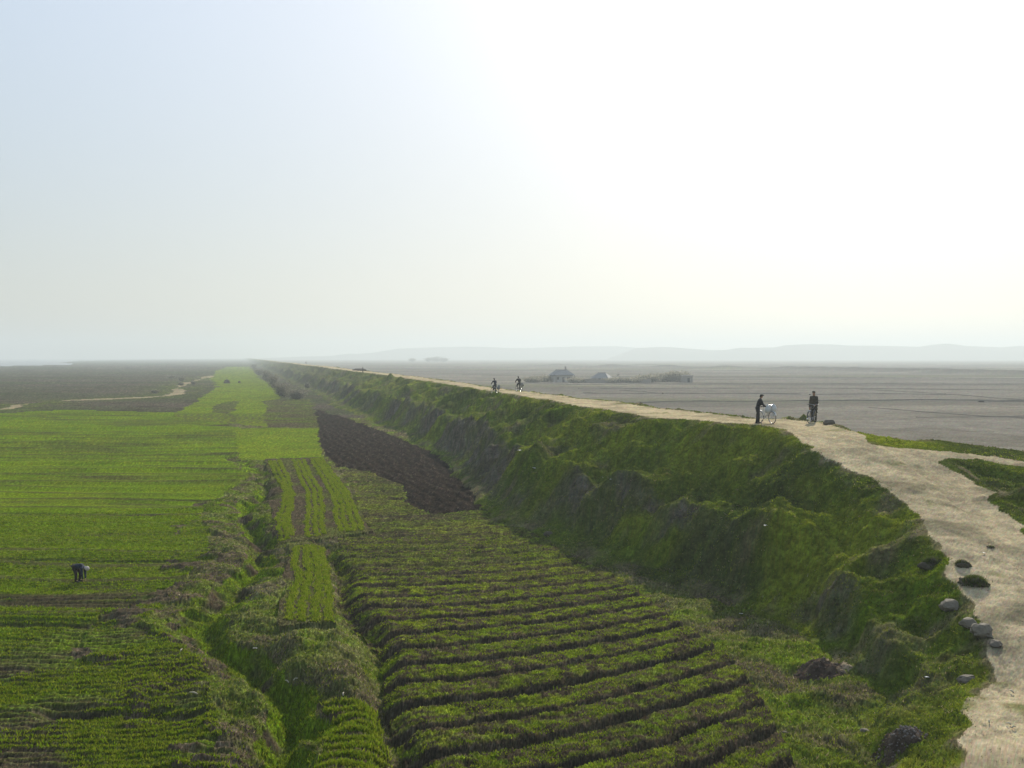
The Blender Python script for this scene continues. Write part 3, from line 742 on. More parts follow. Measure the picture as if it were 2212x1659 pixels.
# ------------------------------------------------------------------ people
M_SKIN = simple('skin', (0.30, 0.18, 0.12), 0.6)
M_BLACK = simple('black_cloth', (0.022, 0.022, 0.024), 0.9)
M_OLIVE = simple('olive_coat_cloth', (0.050, 0.045, 0.030), 0.9)
M_NAVY = simple('navy_cloth', (0.022, 0.028, 0.045), 0.9)
M_GREY = simple('grey_cloth', (0.07, 0.07, 0.075), 0.9)
M_SHOE = simple('dark_shoe', (0.02, 0.018, 0.016), 0.6)
M_SCARF = simple('pale_scarf_cloth', (0.55, 0.47, 0.42), 0.9)
M_HAIR = simple('dark_hair', (0.015, 0.012, 0.01), 0.6)
TS = bpy.data.scenes.new('workshop')
VOX_MIN = 0.0
def volume(name, chains, mat, parent, voxel=0.02, sm=6):
    """one continuous surface grown round tapering chains of (point, radius)"""
    voxel = max(voxel, VOX_MIN)
    bm = bmesh.new()
    for ch in chains:
        for (p, r) in ch:
            sc = r if isinstance(r, tuple) else (r, r, r)
            M = Matrix.Translation(p) @ Matrix.Diagonal((sc[0], sc[1], sc[2], 1))
            bmesh.ops.create_uvsphere(bm, u_segments=12, v_segments=8, radius=1.0, matrix=M)
        for (p, r), (q, s) in zip(ch[:-1], ch[1:]):
            a = r[1] if isinstance(r, tuple) else r; b = s[1] if isinstance(s, tuple) else s
            p_, q_ = Vector(p), Vector(q); d = q_ - p_
            if d.length < 1e-4: continue
            a2 = min(r) if isinstance(r, tuple) else r; b2 = min(s) if isinstance(s, tuple) else s
            n = 3
            bm_tube(bm, [p_ + d * (k / n) for k in range(n + 1)], [a2 + (b2 - a2) * k / n for k in range(n + 1)], 12)
    me = bpy.data.meshes.new(name); bm.to_mesh(me); bm.free()
    tmp = bpy.data.objects.new('tmp', me); TS.collection.objects.link(tmp)
    md = tmp.modifiers.new('r', 'REMESH'); md.mode = 'VOXEL'; md.voxel_size = voxel
    ms = tmp.modifiers.new('s', 'SMOOTH'); ms.iterations = sm; ms.factor = 0.5
    TS.view_layers[0].update(); dg = TS.view_layers[0].depsgraph
    me2 = bpy.data.meshes.new_from_object(tmp.evaluated_get(dg))
    bpy.data.objects.remove(tmp); bpy.data.meshes.remove(me)
    me2.name = name
    me2.materials.clear(); me2.materials.append(mat)
    for p in me2.polygons: p.use_smooth = True
    o = bpy.data.objects.new(name, me2); link(o); o.parent = parent
    return o
def mid(p, q, t):
    return tuple(p[i] + (q[i] - p[i]) * t for i in range(3))
def hand_chains(w, dirv, side):
    w = Vector(w); d = Vector(dirv).normalized()
    s = Vector((0, 1, 0)) * side
    ch = [[(tuple(w), 0.026), (tuple(w + d * 0.05), 0.030), (tuple(w + d * 0.085), 0.028)]]
    for k, ln in zip((-1.5, -0.5, 0.5, 1.5), (0.06, 0.075, 0.07, 0.05)):
        b = w + d * 0.09 + s * k * 0.017
        ch.append([(tuple(b), 0.010), (tuple(b + d * ln * 0.55 + Vector((0, 0, -0.01))), 0.0095), (tuple(b + d * ln * 0.8 + Vector((0, 0, -0.035))), 0.008)])
    b = w + d * 0.035 - s * 0.03
    ch.append([(tuple(b), 0.012), (tuple(b + d * 0.03 - s * 0.02), 0.011), (tuple(b + d * 0.055 - s * 0.015 + Vector((0, 0, -0.015))), 0.009)])
    return ch
def person(loc, rz, scale, pose, label, jacket, trousers, cap=None, coat=0.0, group=None, head_turn=0.0, fine=True):
    """local frame: faces +x"""
    t = empty('person', loc, rz, label, 'person', group); t.scale = (scale,) * 3
    vx = 0.016 if fine else 0.024
    P = pose
    hd = Vector(P['head'])
    nk = P['neck']; chs = P['chest']; pv = P['pelvis']
    f = Vector((math.cos(head_turn), math.sin(head_turn), P.get('nod', -0.1))).normalized()
    up = (hd - Vector(nk)).normalized()
    chains = [[(pv, (0.11, 0.14, 0.10)), (mid(pv, chs, 0.5), (0.10, 0.125, 0.11)), (chs, (0.11, 0.15, 0.13)), (mid(chs, nk, 0.8), (0.07, 0.10, 0.06)), (nk, 0.052), (tuple(hd), (0.088, 0.074, 0.105))],
              [(tuple(hd + f * 0.045 - up * 0.045), 0.052)], [(tuple(hd + f * 0.085 + up * 0.0 ), 0.018), (tuple(hd + f * 0.10 - up * 0.018), 0.016)],
              [(tuple(hd + Vector((-f.y, f.x, 0)) * 0.075), (0.02, 0.016, 0.03))], [(tuple(hd - Vector((-f.y, f.x, 0)) * 0.075), (0.02, 0.016, 0.03))]]
    jk = [[(mid(pv, chs, -0.05), (0.135, 0.165, 0.10)), (mid(pv, chs, 0.5), (0.13, 0.155, 0.13)), (chs, (0.13, 0.165, 0.14)), (mid(chs, nk, 0.72), (0.085, 0.125, 0.06)), (mid(nk, tuple(hd), 0.08), 0.062)]]
    tr = [[(mid(pv, chs, 0.1), (0.125, 0.155, 0.09)), (pv, (0.13, 0.16, 0.11))]]
    for s in (-1, 1):
        k = 'l' if s > 0 else 'r'
        sh, el, wr = P['sh' + k], P['el' + k], P['wr' + k]
        hip, kn, an, to = P['hip' + k], P['kn' + k], P['an' + k], P['to' + k]
        chains.append([(chs, 0.08), (sh, 0.055), (el, 0.040), (wr, 0.028)])
        chains += hand_chains(wr, Vector(wr) - Vector(el), s)
        chains.append([(pv, 0.09), (hip, 0.085), (kn, 0.055), (mid(kn, an, 0.35), 0.05), (an, 0.036), (mid(an, to, 0.5), 0.035)])
        jk.append([(mid(chs, nk, 0.4), 0.09), (sh, 0.078), (mid(sh, el, 0.5), 0.066), (el, 0.060), (mid(el, wr, 0.95), 0.046)])
        tr.append([(pv, 0.10), (hip, 0.108), (mid(hip, kn, 0.5), 0.095), (kn, 0.078), (mid(kn, an, 0.5), 0.072), (mid(kn, an, 0.97), 0.068)])
        volume('shoe', [[(mid(an, to, -0.25)[:2] + (an[2] - 0.045,), (0.05, 0.045, 0.045)), (mid(an, to, 0.4)[:2] + (an[2] - 0.045,), (0.05, 0.045, 0.04)), (to, (0.05, 0.045, 0.032))]], M_SHOE, t, 0.018, 2)
    if coat > 0:
        for s in (-1, 1):
            h = P['hipl' if s > 0 else 'hipr']; kk = P['knl' if s > 0 else 'knr']
            jk.append([(h, (0.15, 0.13, 0.12)), (mid(h, kk, coat * 0.5), (0.15, 0.13, 0.10)), (mid(h, kk, coat), (0.15, 0.13, 0.06))])
        jk.append([(pv, (0.15, 0.18, 0.12)), (tuple(Vector(pv) - Vector((0, 0, 0.2 * coat))), (0.15, 0.18, 0.12))])
    volume('body', chains, M_SKIN, t, vx, 5)
    volume('jacket', jk, jacket, t, vx + 0.004, 6)
    volume('trousers', tr, trousers, t, vx + 0.004, 6)
    volume('hair', [[(tuple(hd - f * 0.022 + up * 0.025), (0.090, 0.082, 0.098))], [(tuple(hd - f * 0.05 - up * 0.03), (0.05, 0.06, 0.06))]], M_HAIR if cap != 'scarf' else M_SCARF, t, 0.016, 3)
    if cap == 'cap':
        volume('cap', [[(tuple(hd + up * 0.07), (0.105, 0.098, 0.055))], [(tuple(hd + up * 0.055 + f * 0.10), (0.06, 0.065, 0.014))]], jacket, t, 0.014, 2)
    if cap == 'scarf':
        volume('headscarf', [[(tuple(hd - f * 0.01 + up * 0.02), (0.115, 0.105, 0.12)), (tuple(hd - up * 0.09), 0.075)]], M_SCARF, t, 0.016, 4)
    return t
def stand(lean=0.0, stride=0.0, handl=(0.0, 0.22, 0.80), handr=(0.0, -0.22, 0.80), bend=0.0, spread=0.10):
    L = lean
    p = dict(pelvis=(-0.02, 0, 0.93), chest=(L * 0.55, 0, 1.26), neck=(L * 0.95, 0, 1.455), head=(L * 1.15 + 0.03, 0, 1.60))
    for k, s in (('l', 1), ('r', -1)):
        st = stride * s
        p['hip' + k] = (-0.02, 0.085 * s, 0.90); p['kn' + k] = (0.03 + st * 0.55, spread * s, 0.49); p['an' + k] = (st - 0.02, spread * s, 0.095); p['to' + k] = (st + 0.15, spread * 1.15 * s, 0.04)
        p['sh' + k] = (L * 0.82, 0.150 * s, 1.370)
    for k, h in (('l', handl), ('r', handr)):
        sh = Vector(p['sh' + k]); h = Vector(h)
        m_ = (sh + h) / 2; d = (h - sh).length
        off = math.sqrt(max(0.0, 0.28 ** 2 - (d / 2) ** 2))
        s = 1 if k == 'l' else -1
        p['el' + k] = tuple(m_ + Vector((-0.35, 0.35 * s, -0.85)).normalized() * off); p['wr' + k] = tuple(h)
    return p
def ride():
    p = dict(pelvis=(-0.16, 0, 0.98), chest=(0.02, 0, 1.30), neck=(0.10, 0, 1.47), head=(0.15, 0, 1.61))
    for k, s in (('l', 1), ('r', -1)):
        up = 1 if s > 0 else 0
        p['hip' + k] = (-0.14, 0.09 * s, 0.94); p['kn' + k] = (0.20 if up else 0.12, 0.13 * s, 0.78 if up else 0.60); p['an' + k] = (0.06 if up else -0.02, 0.12 * s, 0.42 if up else 0.20); p['to' + k] = (0.19 if up else 0.12, 0.13 * s, 0.40 if up else 0.16)
        p['sh' + k] = (0.07, 0.185 * s, 1.40); p['el' + k] = (0.20, 0.30 * s, 1.18); p['wr' + k] = (0.40, 0.24 * s, 1.06)
    return p
def bent():
    p = dict(pelvis=(-0.22, 0, 0.76), chest=(0.12, 0, 0.77), neck=(0.30, 0, 0.70), head=(0.43, 0, 0.66), nod=-1.3)
    for k, s in (('l', 1), ('r', -1)):
        p['hip' + k] = (-0.20, 0.09 * s, 0.74); p['kn' + k] = (-0.02 + 0.05 * s, 0.12 * s, 0.42); p['an' + k] = (-0.05 + 0.03 * s, 0.13 * s, 0.09); p['to' + k] = (0.09 + 0.03 * s, 0.15 * s, 0.04)
        p['sh' + k] = (0.24, 0.16 * s, 0.68); p['el' + k] = (0.25, 0.17 * s, 0.42); p['wr' + k] = (0.28 + 0.03 * s, 0.08 * s, 0.18)
    return p

# ------------------------------------------------------------------ bicycle
M_TYRE = simple('tyre_rubber', (0.02, 0.02, 0.02), 0.8)
M_CHROME = simple('bicycle_chrome', (0.6, 0.6, 0.6), 0.22, 1.0, 0.05)
M_FRAME = simple('dark_frame_paint', (0.02, 0.025, 0.03), 0.35, 0.0, 0.1, spec=0.5)
M_FRAMEW = simple('pale_frame_paint', (0.45, 0.48, 0.48), 0.4, 0.0, 0.1, spec=0.5)
M_SADDLE = simple('saddle_leather', (0.03, 0.022, 0.018), 0.5)
M_REFL = simple('white_fender_tip', (0.8, 0.8, 0.78), 0.4)
def bicycle(label, frame_mat, group=None):
    """local frame: heads +x, rests on z=0"""
    t = empty('bicycle', (0, 0, 0), 0, label, 'bicycle', group)
    rw, fw, rad = (-0.53, 0, 0.33), (0.56, 0, 0.33), 0.315
    for c in (rw, fw):
        bm = bmesh.new(); bm_torus(bm, (0, 0, 0), rad - 0.02, 0.010, seg=32, ms=5, squash=1.5); bm_tube(bm, [(0, -0.05, 0), (0, 0.05, 0)], 0.022)
        w = bm_obj('wheel', bm, M_CHROME, t); w.location = c
        bm = bmesh.new(); bm_torus(bm, (0, 0, 0), rad, 0.020, seg=32, ms=6); bm_obj('tyre', bm, M_TYRE, w)
        bm = bmesh.new()
        for k in range(20):
            a = 2 * math.pi * k / 20
            bm_tube(bm, [(0, 0.03 * (-1) ** k, 0), (math.cos(a) * (rad - 0.02), 0, math.sin(a) * (rad - 0.02))], 0.0028, 3, False)
        bm_obj('spokes', bm, M_CHROME, w)
        bm = bmesh.new()
        n = 14; a0, a1 = (R(20), R(190)) if c is rw else (R(35), R(165))
        prev = None
        for k in range(n + 1):
            a = a0 + (a1 - a0) * k / n
            ring = [bm.verts.new((math.cos(a) * (rad + dr), yy, math.sin(a) * (rad + dr))) for yy, dr in ((-0.032, 0.026), (-0.02, 0.045), (0.02, 0.045), (0.032, 0.026))]
            if prev:
                for q in range(3): bm.faces.new((prev[q], prev[q + 1], ring[q + 1], ring[q]))
            prev = ring
        m_ = bm_obj('mudguard', bm, frame_mat, t); m_.location = c
        bm = bmesh.new(); bm_box(bm, (c[0] + math.cos(a1) * (rad + 0.05), 0, c[2] + math.sin(a1) * (rad + 0.05)) if c is rw else (c[0] + math.cos(a0) * (rad + 0.05), 0, c[2] + math.sin(a0) * (rad + 0.05) - 0.04), (0.02, 0.06, 0.09))
        bm_obj('mudguard_tip', bm, M_REFL, t)
    bb, st, hd1, hd0 = (-0.06, 0, 0.28), (-0.20, 0, 0.78), (0.36, 0, 0.90), (0.41, 0, 0.72)
    bm = bmesh.new()
    bm_tube(bm, [bb, st], 0.016); bm_tube(bm, [bb, hd0], 0.018); bm_tube(bm, [(-0.19, 0, 0.74), (0.375, 0, 0.84)], 0.016); bm_tube(bm, [hd1, hd0], 0.02)
    for s in (-1, 1):
        bm_tube(bm, [bb, (-0.53, 0.055 * s, 0.33)], 0.010); bm_tube(bm, [(-0.18, 0, 0.72), (-0.53, 0.055 * s, 0.33)], 0.009)
    bm_obj('frame', bm, frame_mat, t)
    bm = bmesh.new()
    bm_tube(bm, [hd0, (0.43, 0, 0.68)], 0.02)
    for s in (-1, 1): bm_tube(bm, [(0.43, 0, 0.69), (0.44, 0.05 * s, 0.66), (0.50, 0.055 * s, 0.45), (0.56, 0.055 * s, 0.33)], 0.011)
    bm_obj('fork', bm, M_CHROME, t)
    bm = bmesh.new()
    bm_tube(bm, [hd1, (0.345, 0, 0.98)], 0.014)
    bm_tube(bm, [(0.22, -0.29, 1.00), (0.36, -0.24, 1.03), (0.37, 0, 0.985), (0.36, 0.24, 1.03), (0.22, 0.29, 1.00)], 0.012)
    hb = bm_obj('handlebar', bm, M_CHROME, t)
    for s in (-1, 1):
        bm = bmesh.new(); bm_tube(bm, [(0.18, 0.295 * s, 0.995), (0.28, 0.27 * s, 1.012)], 0.018)
        bm_obj('grip', bm, M_TYRE, hb)
    bm = bmesh.new(); bm_tube(bm, [(0.42, 0, 0.92), (0.50, 0, 0.92)], [0.03, 0.055], 12); bm_obj('headlamp', bm, M_CHROME, t)
    volume('saddle', [[((-0.36, 0, 0.90), (0.07, 0.09, 0.035)), ((-0.22, 0, 0.90), (0.06, 0.045, 0.03)), ((-0.08, 0, 0.905), (0.05, 0.025, 0.025))]], M_SADDLE, t, 0.014, 3)
    bm = bmesh.new(); bm_tube(bm, [st, (-0.225, 0, 0.88)], 0.013); bm_obj('seat_post', bm, M_CHROME, t)
    bm = bmesh.new()
    for yy in (-0.08, -0.027, 0.027, 0.08): bm_tube(bm, [(-0.88, yy, 0.72), (-0.30, yy, 0.72)], 0.007, 5)
    for xx in (-0.87, -0.60, -0.32): bm_tube(bm, [(xx, -0.08, 0.72), (xx, 0.08, 0.72)], 0.007, 5)
    for s in (-1, 1): bm_tube(bm, [(-0.53, 0.06 * s, 0.33), (-0.70, 0.08 * s, 0.72)], 0.007, 5)
    bm_obj('rear_rack', bm, M_CHROME, t)
    bm = bmesh.new(); bm_torus(bm, (-0.06, 0.05, 0.28), 0.085, 0.008, seg=20, ms=4)
    bm_tube(bm, [(-0.06, -0.07, 0.28), (-0.06, 0.07, 0.28)], 0.014)
    bm_tube(bm, [(-0.06, 0.07, 0.28), (0.05, 0.075, 0.41)], 0.008); bm_tube(bm, [(-0.06, -0.07, 0.28), (-0.17, -0.075, 0.15)], 0.008)
    bm_obj('crank', bm, M_CHROME, t)
    for s, p in ((1, (0.05, 0.12, 0.41)), (-1, (-0.17, -0.12, 0.15))):
        bm = bmesh.new(); bm_box(bm, p, (0.09, 0.08, 0.022)); bm_obj('pedal', bm, M_TYRE, t)
    bm = bmesh.new(); bm_box(bm, (-0.30, 0.055, 0.37), (0.50, 0.012, 0.05)); bm_obj('chain_guard', bm, frame_mat, t)
    bm = bmesh.new(); bm_tube(bm, [(-0.50, 0.06, 0.32), (-0.48, 0.16, 0.0)], 0.009, 5); bm_obj('kickstand', bm, M_CHROME, t)
    return t
M_BAG = simple('white_plastic_bag', (0.50, 0.51, 0.50), 0.5, 0, 0.15, 9)
M_SACK = simple('grey_woven_sack', (0.22, 0.21, 0.19), 0.9, 0, 0.2, 12)
def bag(name, loc, rz, size, mat, label, cat, group=None, tail=True):
    a, b, c = size
    ch = [[((0, 0, c * 0.38), (a * 0.5, b * 0.5, c * 0.38)), ((a * 0.06, 0, c * 0.62), (a * 0.36, b * 0.36, c * 0.26))]]
    if tail: ch.append([((0, 0, c * 0.75), (a * 0.2, b * 0.2, c * 0.15)), ((0, 0, c * 1.0), (a * 0.07, b * 0.07, c * 0.06))])
    ch.append([((-a * 0.3, b * 0.1, c * 0.22), (a * 0.22, b * 0.3, c * 0.2))])
    o = volume(name, ch, mat, None, max(0.018, a * 0.05), 3)
    o.location = loc; o.rotation_euler = (0, 0, rz)
    return tag(o, label, cat, group)

def crest_pt(u, v):
    """walk the ray down until it meets the ground"""
    dx = (u - 1106.0) / FPX; dz = -(v - 829.5) / FPX
    c, s = math.cos(PITCH), math.sin(PITCH)
    y1 = c + dz * s; zz = dz * c - s
    ts = np.geomspace(8, 3000, 500)
    for it in range(2):
        xs = dx * ts; ys = y1 * ts; zs = CAM_Z + zz * ts
        g = layout(xs, ys)['z']
        k = int(np.argmax(g >= zs))
        if it == 0: ts = np.linspace(ts[max(k - 2, 0)], ts[k], 80)
    return xs[k], ys[k], float(g[k])

VOX_MIN = 0.018
# two people with bicycles at the bend
x, y, z = crest_pt(1637, 915)
A_LOC = (x, y, z)
person(A_LOC, R(8), 0.93, stand(0.16, 0.10, (0.50, 0.28, 1.05), (0.44, -0.26, 0.98)), 'person in black clothes and cap leaning over a loaded bicycle', M_BLACK, M_BLACK, 'cap')
b1 = bicycle('bicycle hung with white bags, held by the person in black', M_FRAMEW)
bx1, by1, bz1 = x + 0.46, y + 0.12, z
b1.location = (bx1, by1, hz(bx1, by1)); b1.rotation_euler = (0, 0, R(-66))
def onbike(b, p):
    q = Matrix.Rotation(b.rotation_euler.z, 4, 'Z') @ Vector(p)
    return (b.location.x + q.x, b.location.y + q.y, b.location.z + p[2])
bag('plastic_bag', onbike(b1, (0.40, 0.20, 0.62)), R(20), (0.40, 0.30, 0.46), M_BAG, 'white plastic bag bulging on the handlebar beside the person in black', 'bag', 'white bags on the held bicycle')
bag('plastic_bag', onbike(b1, (0.42, -0.20, 0.56)), R(-30), (0.32, 0.28, 0.50), M_BAG, 'pale drooping plastic bag over the front wheel of the held bicycle', 'bag', 'white bags on the held bicycle')
bag('plastic_bag', onbike(b1, (0.46, 0.22, 0.36)), R(50), (0.24, 0.20, 0.34), M_BAG, 'small plastic bag hanging low against the front wheel', 'bag', 'white bags on the held bicycle')

x, y, z = crest_pt(1756, 912)
b2 = bicycle('dark bicycle standing in front of the person in a long coat', M_FRAME)
b2.location = (x - 0.17, y - 0.42, hz(x - 0.17, y - 0.42)); b2.rotation_euler = (0, 0, R(58))
person((x + 0.10, y + 0.18, z), R(-115), 1.02, stand(0.03, 0.04, (0.28, 0.16, 0.98), (0.06, -0.22, 0.84)), 'person in a long olive coat and cap standing behind a bicycle', M_OLIVE, M_OLIVE, 'cap', 0.85)

# boulder beside them and stones by the road
M_ROCK = simple('grey_stone', (0.14, 0.12, 0.09), 0.95, 0, 0.5, 9)
M_ROCKP = simple('pale_stone', (0.17, 0.148, 0.11), 0.95, 0, 0.45, 9)
M_CLOD = simple('dark_turf_clod', (0.075, 0.064, 0.042), 1.0, 0, 0.5, 20)
def rock(name, loc, size, mat, label, cat, seed, rz=0.0, sub=3, rough=0.55, sink=0.22, group=None):
    bm = bmesh.new(); bmesh.ops.create_icosphere(bm, subdivisions=sub, radius=0.5)
    co = np.array([v.co for v in bm.verts])
    n1 = fbm(co[:, 0] + seed * 3.1 + co[:, 2], co[:, 1] + co[:, 2] * 1.7, 0.45, 3, seed) * rough
    n2 = fbm(co[:, 0] * 1.3 - co[:, 2], co[:, 1] + co[:, 2] * 0.6 + seed, 0.13, 2, seed + 4) * rough * 0.35
    for v, a, b in zip(bm.verts, n1, n2):
        q = v.co.copy()
        if 'stone' in name or 'boulder' in name:
            q = Vector([math.copysign(abs(t_ * 2) ** 0.62 / 2, t_) for t_ in q]) * 0.92
            q = Matrix.Rotation(0.35, 3, 'X') @ Matrix.Rotation(seed * 0.9, 3, 'Y') @ q
        q = q * (1 + a + b)
        # chop to facets
        for nrm, lim in (((0.8, 0.2, 0.55), 0.38), ((-0.7, 0.5, 0.5), 0.40), ((0.1, -0.9, 0.4), 0.40), ((0.05, 0.1, 1.0), 0.36), ((-0.6, -0.6, 0.5), 0.42)):
            nn = Vector(nrm).normalized(); d = q.dot(nn) - lim
            if d > 0: q = q - nn * d * 0.85
        v.co = Vector((q.x * size[0], q.y * size[1], q.z * size[2]))
    o = bm_obj(name, bm, mat, None, False)
    o.location = (loc[0], loc[1], loc[2] + size[2] * (0.5 - sink)); o.rotation_euler = (0, 0, rz)
    return tag(o, label, cat, group)
x, y, z = crest_pt(1790, 917)
bld = rock('boulder', (x, y, z), (0.70, 0.55, 0.42), M_ROCK, 'rounded grey boulder at the road edge right of the coated person', 'boulder', 3, 0.4, rough=0.18)
for (u, v, s, mt, lb, sd_, sk) in [
        (2122, 1372, (0.72, 0.6, 0.5), M_ROCKP, 'pale angular stone with a flat top on the road edge, largest of its heap', 11, 0.2),
        (2092, 1352, (0.5, 0.42, 0.34), M_ROCKP, 'thin pale stone wedged behind the largest angular stone', 12, 0.2),
        (2050, 1312, (0.66, 0.5, 0.42), M_ROCKP, 'rounded pale grey stone half sunk in the grass above the dark bank', 13, 0.3),
        (2092, 1468, (0.62, 0.36, 0.2), M_ROCK, 'flat grey stone lying in the shade at the foot of the bank', 14, 0.3),
        (2150, 1392, (0.40, 0.34, 0.20), M_ROCK, 'small grey stone just below the largest pale stone', 15, 0.3),
        (1184, 1155, (0.55, 0.5, 0.30), M_CLOD, 'dark earth lump on the verge above the terraced field', 16, 0.3),
        (1868, 1580, (0.25, 0.2, 0.12), M_ROCK, 'little stone on grass beside the lower rubble heap', 17, 0.3),
        (1695, 1585, (0.2, 0.2, 0.1), M_CLOD, 'little dark clod on the verge of the last bed', 18, 0.3)]:
    x, y, z = crest_pt(u, v)
    rock('stone', (x, y, z), s, mt, lb, 'stone', sd_, sd_ * 0.7, sink=sk)
# turf clumps on the road
def clump(u, v, rad, hgt, n, label, name='grass_clump', cat='grass clump', cols=(G3, GD * 0.6, G1 * 0.8), soil_=True):
    x, y, z = crest_pt(u, v)
    t = empty(name, (x, y, z), 0, label, cat)
    bm = bmesh.new(); bmesh.ops.create_icosphere(bm, subdivisions=4, radius=1.0)
    co = np.array([w.co for w in bm.verts])
    nn = fbm(co[:, 0] + u + co[:, 2], co[:, 1] + v, 0.6, 4, 5) * 0.9
    for w, a in zip(bm.verts, nn):
        q = w.co * (1 + a); w.co = Vector((q.x * rad, q.y * rad * 0.8, q.z * hgt * 0.8))
    bm_obj('turf', bm, M_CLOD, t)
    px = rng.normal(0, rad * 0.42, n); py = rng.normal(0, rad * 0.34, n); pz = hgt * 0.8 * np.sqrt(np.clip(1 - (px / rad) ** 2 - (py / (rad * 0.8)) ** 2, 0, 1)) * 0.85
    ob = blades('grass_blades', px, py, pz, np.full(n, hgt * 0.55), np.full(n, 0.022), 0.9, 4, tint(n, [3, 1, 2], cols), None, np.full(n, 0.03))
    ob.parent = t; del ob['kind']; ob['kind'] = 'stuff'
    return t
clump(2078, 1222, 0.22, 0.18, 260, 'small dark grass clump on the road, above the larger clump')
clump(2105, 1262, 0.38, 0.26, 600, 'large dark grass clump growing on the road edge above the pale stones')
clump(2015, 1220, 0.36, 0.25, 500, 'dark grass clump at the ragged left edge of the road')
clump(2140, 1182, 0.12, 0.06, 80, 'tiny dark tuft in the middle of the road right of the clumps')
# rubble / soil heaps
def heap(u, v, rx, ry, h, mat, label, n, seed, pale=None):
    x, y, z = crest_pt(u, v)
    t = empty('soil_heap', (x, y, z), 0.3, label, 'soil heap')
    N = 46
    a, b = np.meshgrid(np.linspace(-1.25, 1.25, N), np.linspace(-1.25, 1.25, N))
    rr = np.sqrt(a * a + b * b)
    ca, sa = math.cos(0.3), math.sin(0.3)
    wx_ = x + (a * rx * ca - b * ry * sa); wy_ = y + (a * rx * sa + b * ry * ca)
    g = layout(wx_, wy_)['z'] - z
    hh = h * np.exp(-(rr / 0.72) ** 2 * 1.2) * (1 + 0.7 * fbm(a, b, 0.5, 3, seed)) + 0.10 * fbm(a, b, 0.16, 3, seed + 1) * (rr < 1.1) - 0.10 * sst(0.85, 1.2, rr + 0.2 * fbm(a, b, 0.5, 2, seed + 2))
    ix = np.arange(N * N).reshape(N, N)
    q = np.stack([ix[:-1, :-1], ix[:-1, 1:], ix[1:, 1:], ix[1:, :-1]], -1).reshape(-1, 4)
    Vv = np.stack([a * rx, b * ry, g + hh], -1).reshape(-1, 3)
    c = mixc(np.broadcast_to(np.array([0.05, 0.036, 0.028]), a.shape + (3,)), np.broadcast_to(np.array([0.10, 0.075, 0.055]), a.shape + (3,)), np.clip(0.4 + fbm(a, b, 0.3, 3, seed + 3), 0, 1))
    if pale: c = mixc(c, np.broadcast_to(np.array([0.26, 0.21, 0.14]), a.shape + (3,)), np.clip(sst(0.25, 0.8, a * 0.9 + fbm(a, b, 0.4, 2, seed + 5) * 0.6), 0, 0.9))
    m_ = mesh_np('soil', Vv, q, M_GROUND, c.reshape(-1, 3)); m_.parent = t
    # rubble pieces joined: far too small to single out
    bm = bmesh.new()
    for i in range(n):
        px, py = random.gauss(0, 0.42), random.gauss(0, 0.42)
        i_ = min(N - 1, max(0, int((px + 1.25) / 2.5 * (N - 1)))); j_ = min(N - 1, max(0, int((py + 1.25) / 2.5 * (N - 1))))
        s_ = random.uniform(0.03, 0.085)
        M = Matrix.Translation((px * rx, py * ry, g[j_, i_] + hh[j_, i_] + s_ * 0.2)) @ Matrix.Rotation(random.uniform(0, 6), 4, Vector((random.random(), random.random(), 1))) @ Matrix.Diagonal((s_, s_ * random.uniform(0.5, 1), s_ * random.uniform(0.4, 0.8), 1))
        bmesh.ops.create_icosphere(bm, subdivisions=1, radius=0.6, matrix=M)
    rb = bm_obj('rubble', bm, mat, t, False); rb['kind'] = 'stuff'
heap(1775, 1445, 0.95, 0.75, 0.18, simple('rubble_soil', (0.11, 0.085, 0.07), 1, 0, 0.4), 'dark soil heap with a pale sandy tail on the grass verge', 90, 21, True)
heap(1945, 1592, 0.72, 0.55, 0.12, simple('rubble_grit', (0.16, 0.14, 0.125), 1, 0, 0.5), 'dark gritty rubble heap near the road at the bottom right', 170, 25)
VOX_MIN = 0.026
# ------------------------------------------------------------------ riders on the dike
def rider(u, v, rz, label_b, label_p, jk, sack=None, fine=True, hscale=1.0, bm_=M_FRAME):
    x, y, z = crest_pt(u, v)
    b = bicycle(label_b, bm_, 'bicycles ridden along the dike')
    b.location = (x, y, z); b.rotation_euler = (0, 0, rz); b.scale = (hscale,) * 3
    person((x, y, z), rz, hscale, ride(), label_p, jk, M_BLACK, 'cap', fine=False)
    return b
d_far = math.atan2(1.0, -0.20)
b3 = rider(1069, 850, d_far + 0.35, 'bicycle with grey sack ridden nearest the grass edge of the dike', 'person in blue jacket riding away on the left bicycle of the pair', M_NAVY)
bag('sack', onbike(b3, (-0.62, -0.16, 0.44)), 0.2, (0.42, 0.34, 0.62), M_SACK, 'pale grey sack slung at the back of the left ridden bicycle', 'sack')
bag('sack', onbike(b3, (-0.45, 0.26, 0.50)), 0.9, (0.26, 0.22, 0.36), simple('dark_bag_cloth', (0.06, 0.07, 0.08)), 'dark bag hanging at the side of the left ridden bicycle', 'bag')
b4 = rider(1121, 846, d_far + 0.25, 'bicycle ridden on the far side of the dike road, right of the pair', 'tall person in dark jacket riding away on the right bicycle of the pair', M_BLACK, hscale=1.05)
bag('sack', onbike(b4, (-0.62, -0.10, 0.60)), 0.2, (0.46, 0.36, 0.52), M_SACK, 'pale grey sack on the rack of the right ridden bicycle', 'sack')
VOX_MIN = 0.04
